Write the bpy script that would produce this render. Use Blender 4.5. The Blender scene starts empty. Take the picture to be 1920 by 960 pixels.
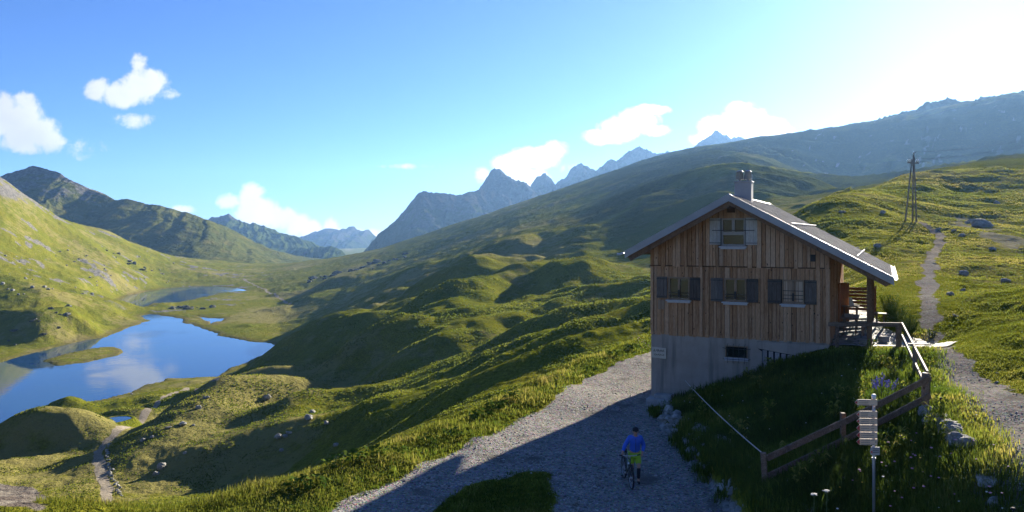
import bpy, bmesh, math, random
import numpy as np
from mathutils import Vector, Matrix
R = math.radians
rng = np.random.default_rng(7)
random.seed(7)
sc = bpy.context.scene
C = sc.collection

# ------------------------------------------------------------------ camera, sky, sun, exposure
F, H0, CZ = 1500.0, 435.0, 8.0          # focal length / horizon row measured on the 1920 px photograph, eye height
SUN_AZ, SUN_EL = 31.5, 15.8             # degrees right of the view axis, above the horizon
cam = bpy.data.objects.new('camera', bpy.data.cameras.new('camera'))
C.objects.link(cam)
cam.location = (0, 0, CZ)
cam.rotation_euler = (R(90), 0, 0)
cam.data.sensor_width = 36.0
cam.data.lens = 36.0 * F / 1920.0
cam.data.shift_y = -(480 - H0) / 1920.0
cam.data.clip_start = 0.5
cam.data.clip_end = 60000
sc.camera = cam

sc.view_settings.view_transform = 'Standard'
sc.view_settings.look = 'None'
sc.view_settings.gamma = 1
sc.view_settings.use_curve_mapping = False
sc.view_settings.exposure = 1.95
sc.cycles.volume_bounces = 1
sc.cycles.max_bounces = 6
sc.cycles.use_denoising = True

sun = bpy.data.objects.new('sun', bpy.data.lights.new('sun', 'SUN'))
C.objects.link(sun)
sun.data.energy = 5.0
sun.data.angle = R(0.5)
sun.data.color = (1.0, 0.90, 0.74)
sd = Vector((math.sin(R(SUN_AZ)) * math.cos(R(SUN_EL)), math.cos(R(SUN_AZ)) * math.cos(R(SUN_EL)), math.sin(R(SUN_EL))))
sun.rotation_euler = (-sd).to_track_quat('-Z', 'Y').to_euler()
sun.location = (40, 60, 60)

world = bpy.data.worlds.new('World')
sc.world = world
world.use_nodes = True

def build_world():
    nt = world.node_tree
    nt.nodes.clear()
    N = nt.nodes.new
    L = nt.links.new
    out = N('ShaderNodeOutputWorld')
    bg = N('ShaderNodeBackground')
    sky = N('ShaderNodeTexSky')
    sky.sky_type = 'NISHITA'
    sky.sun_disc = False
    sky.sun_elevation = R(SUN_EL)
    sky.sun_rotation = R(SUN_AZ)
    sky.altitude = 1900
    sky.air_density = 0.85
    sky.dust_density = 1.15
    sky.ozone_density = 4.0
    def val(x):
        return x
    def m(op, a, b=None, c=None, clamp=False):
        n = N('ShaderNodeMath'); n.operation = op; n.use_clamp = clamp
        for i, q in enumerate((a, b, c)):
            if q is None: continue
            if hasattr(q, 'is_linked'): L(q, n.inputs[i])
            else: n.inputs[i].default_value = q
        return n.outputs[0]
    tc = N('ShaderNodeTexCoord')
    sep = N('ShaderNodeSeparateXYZ'); L(tc.outputs['Generated'], sep.inputs[0])
    # direction on the sky as tangent-plane coordinates about due north (a world direction, not the lens)
    yy = m('MAXIMUM', sep.outputs[1], 0.02)
    u = m('DIVIDE', sep.outputs[0], yy)
    v = m('DIVIDE', sep.outputs[2], yy)
    comb = N('ShaderNodeCombineXYZ'); L(u, comb.inputs[0]); L(v, comb.inputs[1])
    ns = N('ShaderNodeTexNoise'); ns.inputs['Scale'].default_value = 34; ns.inputs['Detail'].default_value = 9
    ns.inputs['Roughness'].default_value = 0.66; ns.inputs['Distortion'].default_value = 0.35
    L(comb.outputs[0], ns.inputs['Vector'])
    ns2 = N('ShaderNodeTexNoise'); ns2.inputs['Scale'].default_value = 15; ns2.inputs['Detail'].default_value = 5
    L(comb.outputs[0], ns2.inputs['Vector'])
    nz = m('SUBTRACT', ns.outputs['Fac'], 0.5)
    # cumulus heaps: (azimuth, elevation) of each lobe as measured in 1920-px units, its half sizes, softness group
    field = None
    for (px, py, rx, ry, w) in CLOUD_LOBES:
        a = m('MULTIPLY', m('SUBTRACT', u, (px - 960) / F), F / rx)
        b = m('MULTIPLY', m('SUBTRACT', v, (H0 - py) / F), F / ry)
        d = m('ADD', m('MULTIPLY', a, a), m('MULTIPLY', b, b))
        f = m('MULTIPLY', m('SUBTRACT', 1.0, d), w * 1.7)
        field = f if field is None else m('SMOOTH_MAX', field, f, 0.25)
    fn = m('ADD', field, m('MULTIPLY', nz, 4.6))
    dens = N('ShaderNodeMapRange'); dens.interpolation_type = 'SMOOTHSTEP'
    L(fn, dens.inputs[0]); dens.inputs[1].default_value = -0.35; dens.inputs[2].default_value = 1.1
    shade = m('MULTIPLY_ADD', m('SUBTRACT', ns2.outputs['Fac'], 0.5), 0.5, 0.92)
    # whiter towards the side of the sky where the sun stands
    side = m('MULTIPLY_ADD', u, 0.6, 1.12)
    cb = m('MULTIPLY', shade, side)
    ccol = N('ShaderNodeVectorMath'); ccol.operation = 'SCALE'
    ccol.inputs[0].default_value = CLOUD_COL
    L(cb, ccol.inputs['Scale'])
    tint = N('ShaderNodeMix'); tint.data_type = 'RGBA'; tint.blend_type = 'MULTIPLY'; tint.inputs[0].default_value = 1.0     # thin mountain air: a deeper blue than the model's
    L(sky.outputs[0], tint.inputs[6]); tint.inputs[7].default_value = (.53, .68, .95, 1)
    mix = N('ShaderNodeMix'); mix.data_type = 'RGBA'
    L(dens.outputs[0], mix.inputs[0]); L(tint.outputs[2], mix.inputs[6]); L(ccol.outputs[0], mix.inputs[7])
    L(mix.outputs[2], bg.inputs['Color'])
    bg.inputs['Strength'].default_value = 0.054
    L(bg.outputs[0], out.inputs[0])
CLOUD_COL = (6.1, 6.25, 6.5)
CLOUD_LOBES = [
    (15, 222, 75, 48, 1.0), (50, 250, 70, 38, 1.0), (90, 262, 35, 26, .7), (40, 195, 30, 25, .7), (158, 278, 30, 16, .25),
    (185, 168, 30, 22, .8), (228, 178, 50, 26, .9), (268, 158, 46, 36, 1.0), (262, 122, 18, 20, .6), (305, 178, 30, 12, .45), (250, 226, 32, 9, .15),
    (470, 372, 28, 34, 1.0), (432, 378, 26, 16, .8), (480, 398, 50, 30, 1.0), (520, 408, 44, 24, 1.0), (560, 420, 26, 22, .8), (582, 432, 26, 22, .9), (620, 425, 16, 20, .6), (345, 394, 24, 10, .6), (700, 440, 30, 12, .5), (650, 436, 60, 8, .35),
    (960, 308, 40, 22, 1.0), (1000, 296, 52, 24, 1.0), (1045, 280, 28, 18, .9), (985, 335, 45, 25, .9), (905, 330, 16, 14, .4), (1080, 320, 24, 12, .3),
    (1130, 258, 42, 16, .9), (1170, 240, 48, 26, 1.0), (1195, 222, 45, 20, 1.0), (1222, 206, 34, 12, .9), (1222, 245, 36, 12, .8),
    (1350, 240, 46, 26, 1.0), (1395, 225, 50, 32, 1.0), (1385, 205, 20, 16, .8), (1430, 240, 50, 26, 1.0), (1330, 262, 40, 16, .8), (1460, 250, 36, 14, .6),
    (765, 312, 46, 4, .2),
]
build_world()

# ------------------------------------------------------------------ helpers
def at(px, py, Y):
    """photo pixel (1920 x 960) at depth Y -> world point"""
    return Vector(((px - 960) / F * Y, Y, CZ - (py - H0) / F * Y))

def on_plane(px, py, z):
    Y = (CZ - z) * F / (py - H0)
    return ((px - 960) / F * Y, Y)

def smooth(a, b, x):
    t = np.clip((x - a) / (b - a), 0, 1)
    return t * t * (3 - 2 * t)

def _hash(ix, iy, seed):
    h = (ix.astype(np.int64) * 374761393 + iy.astype(np.int64) * 668265263 + seed * 1442695041) & 0x7fffffff
    h = ((h ^ (h >> 13)) * 1274126177) & 0x7fffffff
    h = (h ^ (h >> 16)) & 0xffff
    return h.astype(np.float32) / 65535.0

def vnoise(x, y, seed=0):
    x0 = np.floor(x); y0 = np.floor(y)
    fx = (x - x0).astype(np.float32); fy = (y - y0).astype(np.float32)
    fx = fx * fx * fx * (fx * (fx * 6 - 15) + 10); fy = fy * fy * fy * (fy * (fy * 6 - 15) + 10)
    x0 = x0.astype(np.int64); y0 = y0.astype(np.int64)
    a = _hash(x0, y0, seed); b = _hash(x0 + 1, y0, seed); c = _hash(x0, y0 + 1, seed); d = _hash(x0 + 1, y0 + 1, seed)
    return (a + (b - a) * fx) * (1 - fy) + (c + (d - c) * fx) * fy - 0.5

def fbm(x, y, octaves=4, seed=0, gain=0.5, lac=2.03):
    s = 0; a = 1.0
    for i in range(octaves):
        s = s + a * vnoise(x + 17.3 * i, y - 9.1 * i, seed + i)
        ca, sa = 0.8, 0.6
        x, y = (x * ca - y * sa) * lac, (x * sa + y * ca) * lac
        a *= gain
    return s

def ridged(x, y, octaves=4, seed=0):
    s = 0; a = 1.0
    for i in range(octaves):
        n = 1 - 2 * np.abs(vnoise(x + 5.7 * i, y + 3.3 * i, seed + i)) * 1.0
        s = s + a * (n - 0.5)
        ca, sa = 0.8, 0.6
        x, y = (x * ca - y * sa) * 2.07, (x * sa + y * ca) * 2.07
        a *= 0.5
    return s

def tps_fit(P, z, reg=1e-4):
    n = len(P)
    d2 = ((P[:, None, :] - P[None, :, :]) ** 2).sum(-1)
    K = np.where(d2 > 0, 0.5 * d2 * np.log(d2 + 1e-12), 0) + reg * np.eye(n)
    A = np.zeros((n + 3, n + 3)); A[:n, :n] = K
    A[:n, n] = 1; A[:n, n + 1:] = P; A[n, :n] = 1; A[n + 1:, :n] = P.T
    w = np.linalg.solve(A, np.concatenate([z, [0, 0, 0]]))
    return P, w

def tps_eval(model, Q):
    P, w = model
    n = len(P)
    out = np.empty(len(Q), np.float64)
    P32 = P.astype(np.float32); w32 = w[:n].astype(np.float32)
    for i in range(0, len(Q), 40000):
        q = Q[i:i + 40000].astype(np.float32)
        d2 = (q[:, None, 0] - P32[None, :, 0]) ** 2 + (q[:, None, 1] - P32[None, :, 1]) ** 2
        out[i:i + 40000] = (0.5 * d2 * np.log(d2 + 1e-12)) @ w32 + w[n] + Q[i:i + 40000] @ w[n + 1:]
    return out

def poly_dist(x, y, poly):
    """signed distance to a closed polygon, negative inside"""
    d = np.full(x.shape, 1e18); inside = np.zeros(x.shape, bool)
    n = len(poly)
    for i in range(n):
        ax, ay = poly[i]; bx, by = poly[(i + 1) % n]
        ex, ey = bx - ax, by - ay
        t = np.clip(((x - ax) * ex + (y - ay) * ey) / (ex * ex + ey * ey + 1e-12), 0, 1)
        d = np.minimum(d, (x - ax - t * ex) ** 2 + (y - ay - t * ey) ** 2)
        c = ((ay > y) != (by > y)) & (x < (bx - ax) * (y - ay) / (by - ay + 1e-12) + ax)
        inside ^= c
    d = np.sqrt(d)
    return np.where(inside, -d, d)

def line_dist(x, y, pts):
    """distance to an open polyline, and signed side (positive = left of travel)"""
    d = np.full(x.shape, 1e18); s = np.zeros(x.shape)
    for i in range(len(pts) - 1):
        ax, ay = pts[i][:2]; bx, by = pts[i + 1][:2]
        ex, ey = bx - ax, by - ay
        t = np.clip(((x - ax) * ex + (y - ay) * ey) / (ex * ex + ey * ey + 1e-12), 0, 1)
        q = (x - ax - t * ex) ** 2 + (y - ay - t * ey) ** 2
        side = np.sign(ex * (y - ay) - ey * (x - ax))
        s = np.where(q < d, side, s); d = np.minimum(d, q)
    return np.sqrt(d), s

def tag(o, label=None, cat=None, group=None, kind=None):
    if label: o['label'] = label
    if cat: o['category'] = cat
    if group: o['group'] = group
    if kind: o['kind'] = kind
    return o

def empty(name, loc=(0, 0, 0), rz=0.0):
    o = bpy.data.objects.new(name, None)
    C.objects.link(o)
    o.location = loc; o.rotation_euler = (0, 0, rz)
    o.empty_display_size = 0.2
    return o

def mesh_obj(name, verts, faces, mat=None, parent=None, smooth_shade=False, attrs=None, mats=None, mat_idx=None):
    me = bpy.data.meshes.new(name)
    verts = np.asarray(verts, np.float32)
    if isinstance(faces, np.ndarray):
        k = faces.shape[1]
        me.vertices.add(len(verts)); me.vertices.foreach_set('co', verts.ravel())
        me.loops.add(faces.size); me.loops.foreach_set('vertex_index', faces.astype(np.int32).ravel())
        me.polygons.add(len(faces)); me.polygons.foreach_set('loop_start', np.arange(0, faces.size, k, dtype=np.int32))
        me.update(calc_edges=True)
    else:
        me.from_pydata(verts.tolist(), [], faces)
    if smooth_shade:
        me.polygons.foreach_set('use_smooth', np.ones(len(me.polygons), bool))
    if attrs:
        for k, a in attrs.items():
            at_ = me.attributes.new(k, 'FLOAT', 'POINT'); at_.data.foreach_set('value', np.asarray(a, np.float32))
    if mat: me.materials.append(mat)
    o = bpy.data.objects.new(name, me)
    C.objects.link(o)
    if parent: o.parent = parent
    return o

class MB:
    """collects solids into one mesh"""
    def __init__(self): self.v = []; self.f = []
    def add(self, vs, fs):
        b = len(self.v)
        self.v += [tuple(p) for p in vs]; self.f += [tuple(b + i for i in f) for f in fs]
    def box(self, c, s, M=None):
        x, y, z = (k / 2 for k in s)
        vs = [Vector((a * x, b * y, d * z)) for a in (-1, 1) for b in (-1, 1) for d in (-1, 1)]
        c = Vector(c)
        vs = [(M @ p if M else p) + c for p in vs]
        self.add(vs, [(0, 1, 3, 2), (4, 6, 7, 5), (0, 4, 5, 1), (2, 3, 7, 6), (0, 2, 6, 4), (1, 5, 7, 3)])
    def bar(self, a, b, w, h, up=(0, 0, 1)):
        a, b = Vector(a), Vector(b)
        d = (b - a).normalized(); upv = Vector(up)
        s = d.cross(upv)
        s = s.normalized() if s.length > 1e-4 else Vector((1, 0, 0))
        t = s.cross(d)
        vs = [p + s * (i * w / 2) + t * (j * h / 2) for p in (a, b) for i, j in ((-1, -1), (1, -1), (1, 1), (-1, 1))]
        self.add(vs, [(0, 3, 2, 1), (4, 5, 6, 7), (0, 1, 5, 4), (1, 2, 6, 5), (2, 3, 7, 6), (3, 0, 4, 7)])
    def tube(self, pts, r, n=8, cap=True):
        pts = [Vector(p) for p in pts]
        rs = r if isinstance(r, (list, tuple)) else [r] * len(pts)
        rings = []
        for i, p in enumerate(pts):
            d = (pts[min(i + 1, len(pts) - 1)] - pts[max(i - 1, 0)]).normalized()
            s = d.cross(Vector((0, 0, 1)))
            s = s.normalized() if s.length > 1e-3 else Vector((1, 0, 0))
            t = s.cross(d)
            rings.append([p + (s * math.cos(2 * math.pi * k / n) + t * math.sin(2 * math.pi * k / n)) * rs[i] for k in range(n)])
        vs = [q for rg in rings for q in rg]; fs = []
        for i in range(len(pts) - 1):
            for k in range(n):
                fs.append((i * n + k, i * n + (k + 1) % n, (i + 1) * n + (k + 1) % n, (i + 1) * n + k))
        if cap:
            fs.append(tuple(range(n - 1, -1, -1))); fs.append(tuple((len(pts) - 1) * n + k for k in range(n)))
        self.add(vs, fs)
    def prism(self, outline, d):
        """closed outline of 3D points swept by vector d"""
        o = [Vector(p) for p in outline]; d = Vector(d); n = len(o)
        fs = [tuple(range(n)), tuple(range(2 * n - 1, n - 1, -1))]
        for i in range(n):
            fs.append((i, n + i, n + (i + 1) % n, (i + 1) % n))
        self.add(o + [p + d for p in o], fs)
    def lathe(self, c, prof, n=16):
        c = Vector(c); vs = []; fs = []
        for (r, z) in prof:
            vs += [c + Vector((r * math.cos(2 * math.pi * k / n), r * math.sin(2 * math.pi * k / n), z)) for k in range(n)]
        for i in range(len(prof) - 1):
            for k in range(n):
                fs.append((i * n + k, i * n + (k + 1) % n, (i + 1) * n + (k + 1) % n, (i + 1) * n + k))
        fs.append(tuple(range(n - 1, -1, -1))); fs.append(tuple((len(prof) - 1) * n + k for k in range(n)))
        self.add(vs, fs)
    def build(self, name, mat=None, parent=None, bevel=0.0, sm=False):
        me = bpy.data.meshes.new(name)
        me.from_pydata([tuple(p) for p in self.v], [], self.f)
        bm = bmesh.new(); bm.from_mesh(me)
        bmesh.ops.recalc_face_normals(bm, faces=bm.faces)
        if bevel > 0:
            bmesh.ops.bevel(bm, geom=[e for e in bm.edges], offset=bevel, segments=1, affect='EDGES', clamp_overlap=True)
        bm.to_mesh(me); bm.free()
        if sm:
            me.polygons.foreach_set('use_smooth', np.ones(len(me.polygons), bool))
        if mat: me.materials.append(mat)
        o = bpy.data.objects.new(name, me); C.objects.link(o)
        if parent: o.parent = parent
        return o

# ------------------------------------------------------------------ material helpers
class NT:
    def __init__(self, name):
        self.mat = bpy.data.materials.new(name); self.mat.use_nodes = True
        self.nt = self.mat.node_tree; self.nt.nodes.clear()
        self.out = self.n('ShaderNodeOutputMaterial'); self.bsdf = self.n('ShaderNodeBsdfPrincipled')
        self.l(self.bsdf.outputs[0], self.out.inputs[0])
    def n(self, t): return self.nt.nodes.new(t)
    def l(self, a, b): self.nt.links.new(a, b)
    def put(self, sock, q):
        if hasattr(q, 'is_linked'): self.l(q, sock)
        elif isinstance(q, (tuple, list)) and len(q) == 3 and len(sock.default_value) == 4: sock.default_value = (*q, 1)
        else: sock.default_value = q
    def math(self, op, a, b=0.0, clamp=False):
        n = self.n('ShaderNodeMath'); n.operation = op; n.use_clamp = clamp
        self.put(n.inputs[0], a); self.put(n.inputs[1], b); return n.outputs[0]
    def coord(self, scale=(1, 1, 1), kind='Object', rot=(0, 0, 0)):
        tc = self.n('ShaderNodeTexCoord'); mp = self.n('ShaderNodeMapping')
        mp.inputs['Scale'].default_value = scale; mp.inputs['Rotation'].default_value = rot
        self.l(tc.outputs[kind], mp.inputs[0]); return mp.outputs[0]
    def pos(self):
        return self.n('ShaderNodeNewGeometry').outputs['Position']
    def noise(self, vec, scale, detail=4, rough=0.55, dist=0.0):
        n = self.n('ShaderNodeTexNoise'); n.inputs['Scale'].default_value = scale; n.inputs['Detail'].default_value = detail
        n.inputs['Roughness'].default_value = rough; n.inputs['Distortion'].default_value = dist
        self.l(vec, n.inputs['Vector']); return n.outputs['Fac']
    def voro(self, vec, scale, feature='F1', out='Distance'):
        n = self.n('ShaderNodeTexVoronoi'); n.feature = feature; n.inputs['Scale'].default_value = scale
        self.l(vec, n.inputs['Vector']); return n.outputs[out]
    def ramp(self, f, stops):
        n = self.n('ShaderNodeValToRGB'); self.put(n.inputs[0], f)
        el = n.color_ramp.elements
        while len(el) < len(stops): el.new(0.5)
        for e, (p, c) in zip(el, stops):
            e.position = p; e.color = (*c, 1) if isinstance(c, (tuple, list)) else (c, c, c, 1)
        return n.outputs[0]
    def mr(self, f, a, b, lo=0.0, hi=1.0):
        n = self.n('ShaderNodeMapRange'); n.interpolation_type = 'SMOOTHSTEP'
        self.put(n.inputs[0], f)
        for i, q in enumerate((a, b, lo, hi)): n.inputs[i + 1].default_value = q
        return n.outputs[0]
    def mix(self, f, a, b, mode='MIX'):
        n = self.n('ShaderNodeMix'); n.data_type = 'RGBA'; n.blend_type = mode
        self.put(n.inputs[0], f); self.put(n.inputs[6], a); self.put(n.inputs[7], b); return n.outputs[2]
    def attr(self, name):
        n = self.n('ShaderNodeAttribute'); n.attribute_name = name; return n.outputs['Fac']
    def bump(self, h, strength=0.5, dist=0.05, normal=None):
        n = self.n('ShaderNodeBump'); n.inputs['Strength'].default_value = strength; n.inputs['Distance'].default_value = dist
        self.put(n.inputs['Height'], h)
        if normal is not None: self.l(normal, n.inputs['Normal'])
        return n.outputs[0]
    def done(self, col=None, rough=None, normal=None, **kw):
        if col is not None: self.put(self.bsdf.inputs['Base Color'], col)
        if rough is not None: self.put(self.bsdf.inputs['Roughness'], rough)
        if normal is not None: self.l(normal, self.bsdf.inputs['Normal'])
        for k, q in kw.items(): self.put(self.bsdf.inputs[k.replace('_', ' ')], q)
        return self.mat
# ------------------------------------------------------------------ ground: control points (photo column, row, depth)
LAKE_Z = -52.0
CP = {
    -350: [(900, 60), (860, 110), (800, 200), (730, 330), (640, 420), (520, 500), (400, 620), (300, 760), (240, 860), (260, 1000), (330, 1400)],
    0: [(950, 45), (940, 88), (880, 130), (840, 180), (800, 246), (744, 291), (675, 375), (640, 430), (580, 480), (500, 600), (420, 720), (340, 860), (352, 1000), (420, 1400)],
    100: [(950, 50), (938, 92), (870, 130), (815, 175), (772, 235), (735, 300), (660, 400), (632, 440), (575, 490), (530, 600), (470, 760), (402, 950), (412, 1080), (450, 1400)],
    200: [(950, 50), (930, 100), (870, 130), (820, 165), (770, 225), (745, 290), (640, 440), (620, 490), (595, 520), (560, 600), (500, 800), (450, 1000), (436, 1080), (470, 1400)],
    300: [(955, 50), (930, 95), (850, 140), (745, 225), (715, 321), (650, 418), (590, 580), (577, 620), (545, 818), (530, 880), (500, 1000), (480, 1100), (474, 1180), (500, 1500)],
    400: [(945, 50), (925, 95), (860, 130), (760, 200), (702, 335), (650, 418), (600, 545), (585, 600), (560, 720), (540, 857), (525, 950), (505, 1100), (491, 1250), (500, 1600)],
    500: [(945, 45), (905, 95), (830, 135), (770, 170), (720, 230), (672, 340), (640, 440), (600, 545), (560, 720), (530, 900), (505, 1150), (496, 1300), (510, 1700)],
    600: [(925, 45), (885, 85), (800, 125), (715, 185), (660, 245), (636, 300), (622, 370), (600, 480), (560, 620), (520, 850), (492, 1150), (487, 1300), (505, 1700)],
    700: [(898, 45), (850, 80), (780, 110), (700, 165), (650, 220), (610, 290), (570, 420), (530, 600), (500, 850), (471, 1350), (490, 1700)],
    800: [(862, 45), (820, 66), (780, 85), (720, 120), (660, 170), (600, 250), (540, 380), (500, 560), (468, 850), (438, 1400), (450, 1750)],
    900: [(835, 45), (790, 60), (740, 80), (680, 120), (620, 190), (560, 285), (510, 385), (470, 500), (438, 780), (406, 1450), (415, 1800)],
    1000: [(755, 58), (710, 78), (660, 118), (600, 190), (540, 285), (490, 365), (440, 500), (400, 800), (373, 1500), (380, 1850)],
    1100: [(700, 60), (660, 84), (610, 130), (550, 215), (495, 310), (430, 440), (385, 720), (341, 1500), (350, 1850)],
    1200: [(645, 70), (610, 102), (560, 180), (500, 280), (420, 420), (358, 680), (311, 1500), (320, 1850)],
    1300: [(615, 75), (580, 102), (530, 165), (470, 260), (400, 380), (352, 500), (312, 900), (284, 1500), (295, 1850)],
    1400: [(590, 75), (540, 100), (480, 150), (430, 220), (392, 330), (348, 480), (303, 900), (268, 1500), (280, 1850)],
    1500: [(590, 60), (500, 90), (440, 115), (391, 140), (405, 200), (390, 420), (345, 800), (252, 1500), (265, 1850)],
    1600: [(590, 45), (560, 52), (480, 80), (420, 112), (362, 160), (376, 230), (378, 480), (364, 1000), (235, 1500), (248, 1850)],
    1700: [(565, 48), (480, 80), (420, 118), (370, 160), (326, 215), (342, 300), (350, 540), (330, 1000), (216, 1500), (230, 1850)],
    1800: [(560, 50), (480, 80), (420, 118), (360, 180), (313, 250), (330, 360), (338, 580), (316, 1000), (196, 1500), (210, 1850)],
    1920: [(600, 42), (540, 55), (480, 80), (410, 130), (345, 190), (302, 265), (318, 380), (325, 600), (306, 1000), (182, 1500), (196, 1850)],
    2300: [(600, 42), (500, 70), (430, 110), (360, 180), (290, 280), (270, 450), (220, 800), (150, 1500), (165, 1850)],
}
ROAD_L = [(-9, 16), (-7, 20), (-5.2, 23), (-3.85, 25.7), (-2.1, 29.1), (-.53, 32), (1.2, 36), (3.4, 42.4), (5.76, 47.2), (9.2, 53.3), (14, 62), (20, 72)]
CREST = [(-60, 24, -5), (-30, 25, -2.0), (-20, 25, -1.0), (-13.5, 24.7, -.35), (-7.5, 24.6, .25), (-4.9, 27, .3), (-2.6, 32, .3), (0, 37, .3), (2.3, 43, .3), (4.7, 49, .3), (8.0, 55.5, .3), (12.5, 64, .4), (18, 74, .8)]
HO = Vector((6.5, 37.5, 0)); HB = R(25)                       # house corner and its turn
HA = Vector((math.cos(HB), -math.sin(HB), 0)); HD = Vector((math.sin(HB), math.cos(HB), 0))

NEAR_ROAD = [(x, y, 0.0) for x, y in ROAD_L] + [(6.3, 20, 0), (6.0, 26, 0), (6.2, 32, 0), (6.5, 37.5, 0), (11, 47, 0.1), (15, 56, .3), (5, 12, 0), (0, 8, 0), (-12, 14, -.2), (-12, 20, -.2),
             (1, 24, .02), (2, 30, 0), (4.5, 38, 0)] + list(CREST)
for (x, y, z) in CREST[3:]:
    NEAR_ROAD.append((x - 4.5, y + 2.2, z - 2.6))
NEAR_GARDEN = [(6.7, 36.0, .15), (6.8, 33, .45), (6.8, 29, .7), (6.8, 25, 1.0), (6.8, 21.6, 1.2), (6.8, 18, 1.1), (6.6, 14, 1.0), (6.5, 9, .9),
               (7.95, 36.8, .4), (9.5, 36.1, 1.15), (11.1, 35.35, 1.9), (12.4, 34.8, 2.6), (13.5, 34.2, 3.05), (9.5, 31, 1.6), (12, 30, 2.35), (14, 30, 2.9),
               (9.2, 22, 2.2), (11.6, 22.5, 3.05), (8.2, 18, 1.5), (10, 17, 2.3), (11, 17.6, 2.95), (8, 14, 1.4), (11.5, 13, 2.75), (11, 9, 2.6),
               (9.3, 26, 2.0), (11.7, 26.5, 2.75), (13.6, 27, 3.05), (16.1, 33.3, 3.2), (17.8, 34, 3.02), (14.6, 26.3, 3.05), (12.3, 20.5, 3.0), (11.2, 17.2, 3.0),
               (15.5, 26, 3.15), (14, 20, 3.2), (13, 16, 3.2), (20, 34, 3.75), (18, 28, 3.7), (16.5, 20, 3.8), (25, 30, 4.8), (20, 20, 4.5), (30, 40, 5.6), (20, 12, 4.5),
               (15, 34.2, 3.12), (16.5, 37, 3.3), (19, 41, 3.7), (21.5, 48, 4.2), (19.3, 35.5, 3.2), (24, 55, 4.3), (17, 40, 3.5), (19, 47, 4.1)]

def build_base():
    P = []; S = []
    for px, rows in CP.items():
        for (py, Y) in rows:
            P.append(((px - 960) / F * 2.2, math.log(Y))); S.append((py - H0) / F)
    for (x, y, z) in CREST[2:] + NEAR_ROAD[:12] + [g for g in NEAR_GARDEN if g[1] > 12]:
        P.append((x / y * 2.2, math.log(y))); S.append((CZ - z) / y)
    return tps_fit(np.array(P), np.array(S), 2e-4)
GLOBAL_M = build_base()
ROAD_M = tps_fit(np.array([p[:2] for p in NEAR_ROAD]) / 10, np.array([p[2] for p in NEAR_ROAD]), 1e-3)
GARD_M = tps_fit(np.array([p[:2] for p in NEAR_GARDEN]) / 10, np.array([p[2] for p in NEAR_GARDEN]), 1e-3)

# hummocks and spurs: (column, row, depth, height, radius across, radius along, turn in degrees)
BUMPS = [
    (705, 625, 262, 7.5, 17, 30, 25), (640, 640, 285, 3.2, 16, 26, 30), (585, 660, 275, 4, 12, 20, 15), (520, 690, 262, 2.5, 10, 14, 0), (580, 770, 160, 2.2, 7, 10, 20), (680, 800, 105, 1.6, 5, 8, 20), (760, 690, 160, 3, 9, 16, 30), (800, 640, 195, 4, 11, 20, 25), (700, 690, 185, 3.5, 10, 16, 20), (935, 590, 200, 4, 9, 22, 35), (980, 625, 150, 3, 7, 20, 50), (790, 610, 245, 3, 10, 16, 10), (800, 525, 420, 4, 14, 20, 10), (920, 470, 450, 6, 22, 36, 15), (870, 640, 165, 3, 8, 16, 35), (560, 810, 125, 1.6, 5, 7, 0), (620, 780, 140, 1.8, 6, 8, 15), (450, 800, 150, 2.0, 7, 9, 0), (1060, 585, 150, 3.0, 6, 20, 60), (460, 760, 180, 1.6, 7, 7, 0), (140, 770, 250, 1.8, 7, 6, 0), (160, 840, 165, 2, 6, 6, 0), (40, 840, 175, 2, 7, 7, 0), (510, 590, 600, 2.2, 12, 12, 0), (450, 575, 680, 2.2, 14, 12, 0), (520, 560, 740, 3, 18, 16, 0),
    (868, 492, 345, 10, 22, 34, 15), (960, 505, 300, 6, 18, 30, 20), (1020, 497, 275, 7, 14, 26, 20), (1075, 505, 255, 6.5, 11, 18, 15), (1130, 497, 255, 3, 10, 18, 15),
    (845, 575, 236, 8, 15, 30, 20), (900, 545, 260, 4, 12, 26, 25), (745, 548, 395, 5, 14, 20, 10), (690, 575, 355, 3.5, 9, 14, 15), (660, 560, 430, 4, 12, 16, 10), (770, 510, 520, 6, 20, 30, 20),
    (535, 800, 137, 3.6, 7, 10, 20), (425, 742, 205, 5.0, 13, 15, 25), (385, 805, 143, 8.0, 10.5, 22, 15), (370, 850, 122, 4, 12, 18, 20), (500, 735, 195, 2.6, 12, 16, 20), (480, 716, 230, 2.6, 9, 10, 0),
    (640, 720, 190, 2.6, 12, 14, 10), (100, 850, 150, 5.5, 20, 8, 8), (170, 815, 182, 3.2, 12, 7, 0), (60, 800, 225, 2.0, 10, 8, 0), (105, 790, 232, 2.6, 6, 8, 0),
    (945, 665, 122, 3.2, 5, 17, 68), (880, 690, 126, 2.2, 5, 14, 66), (1085, 628, 112, 2.6, 5, 20, 72), (1180, 590, 118, 3.2, 6, 20, 70),
    (820, 745, 101, 2.2, 4, 18, 62), (720, 775, 107, 2.0, 4, 12, 60), (1060, 665, 92, 2.2, 4, 18, 66), (960, 710, 92, 1.6, 4, 16, 62), (1140, 565, 150, 3.0, 6, 22, 68),
    (1000, 560, 190, 4, 8, 30, 55), (1080, 540, 190, 3.5, 7, 24, 60), (620, 830, 112, 1.8, 9, 9, 0), (470, 860, 112, 2.0, 10, 10, 0), (620, 880, 72, 1.4, 8, 10, 0),
    (120, 600, 455, 7, 40, 26, 10), (220, 605, 470, 9, 26, 26, 0), (30, 610, 440, 4, 30, 22, 0), (380, 580, 600, 1.2, 22, 12, 0), (640, 525, 720, 8, 26, 30, 0), (590, 545, 640, 4, 18, 20, 0),
    (455, 622, 500, 3, 14, 14, 0), (560, 640, 410, 3, 18, 18, 0),
]
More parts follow.
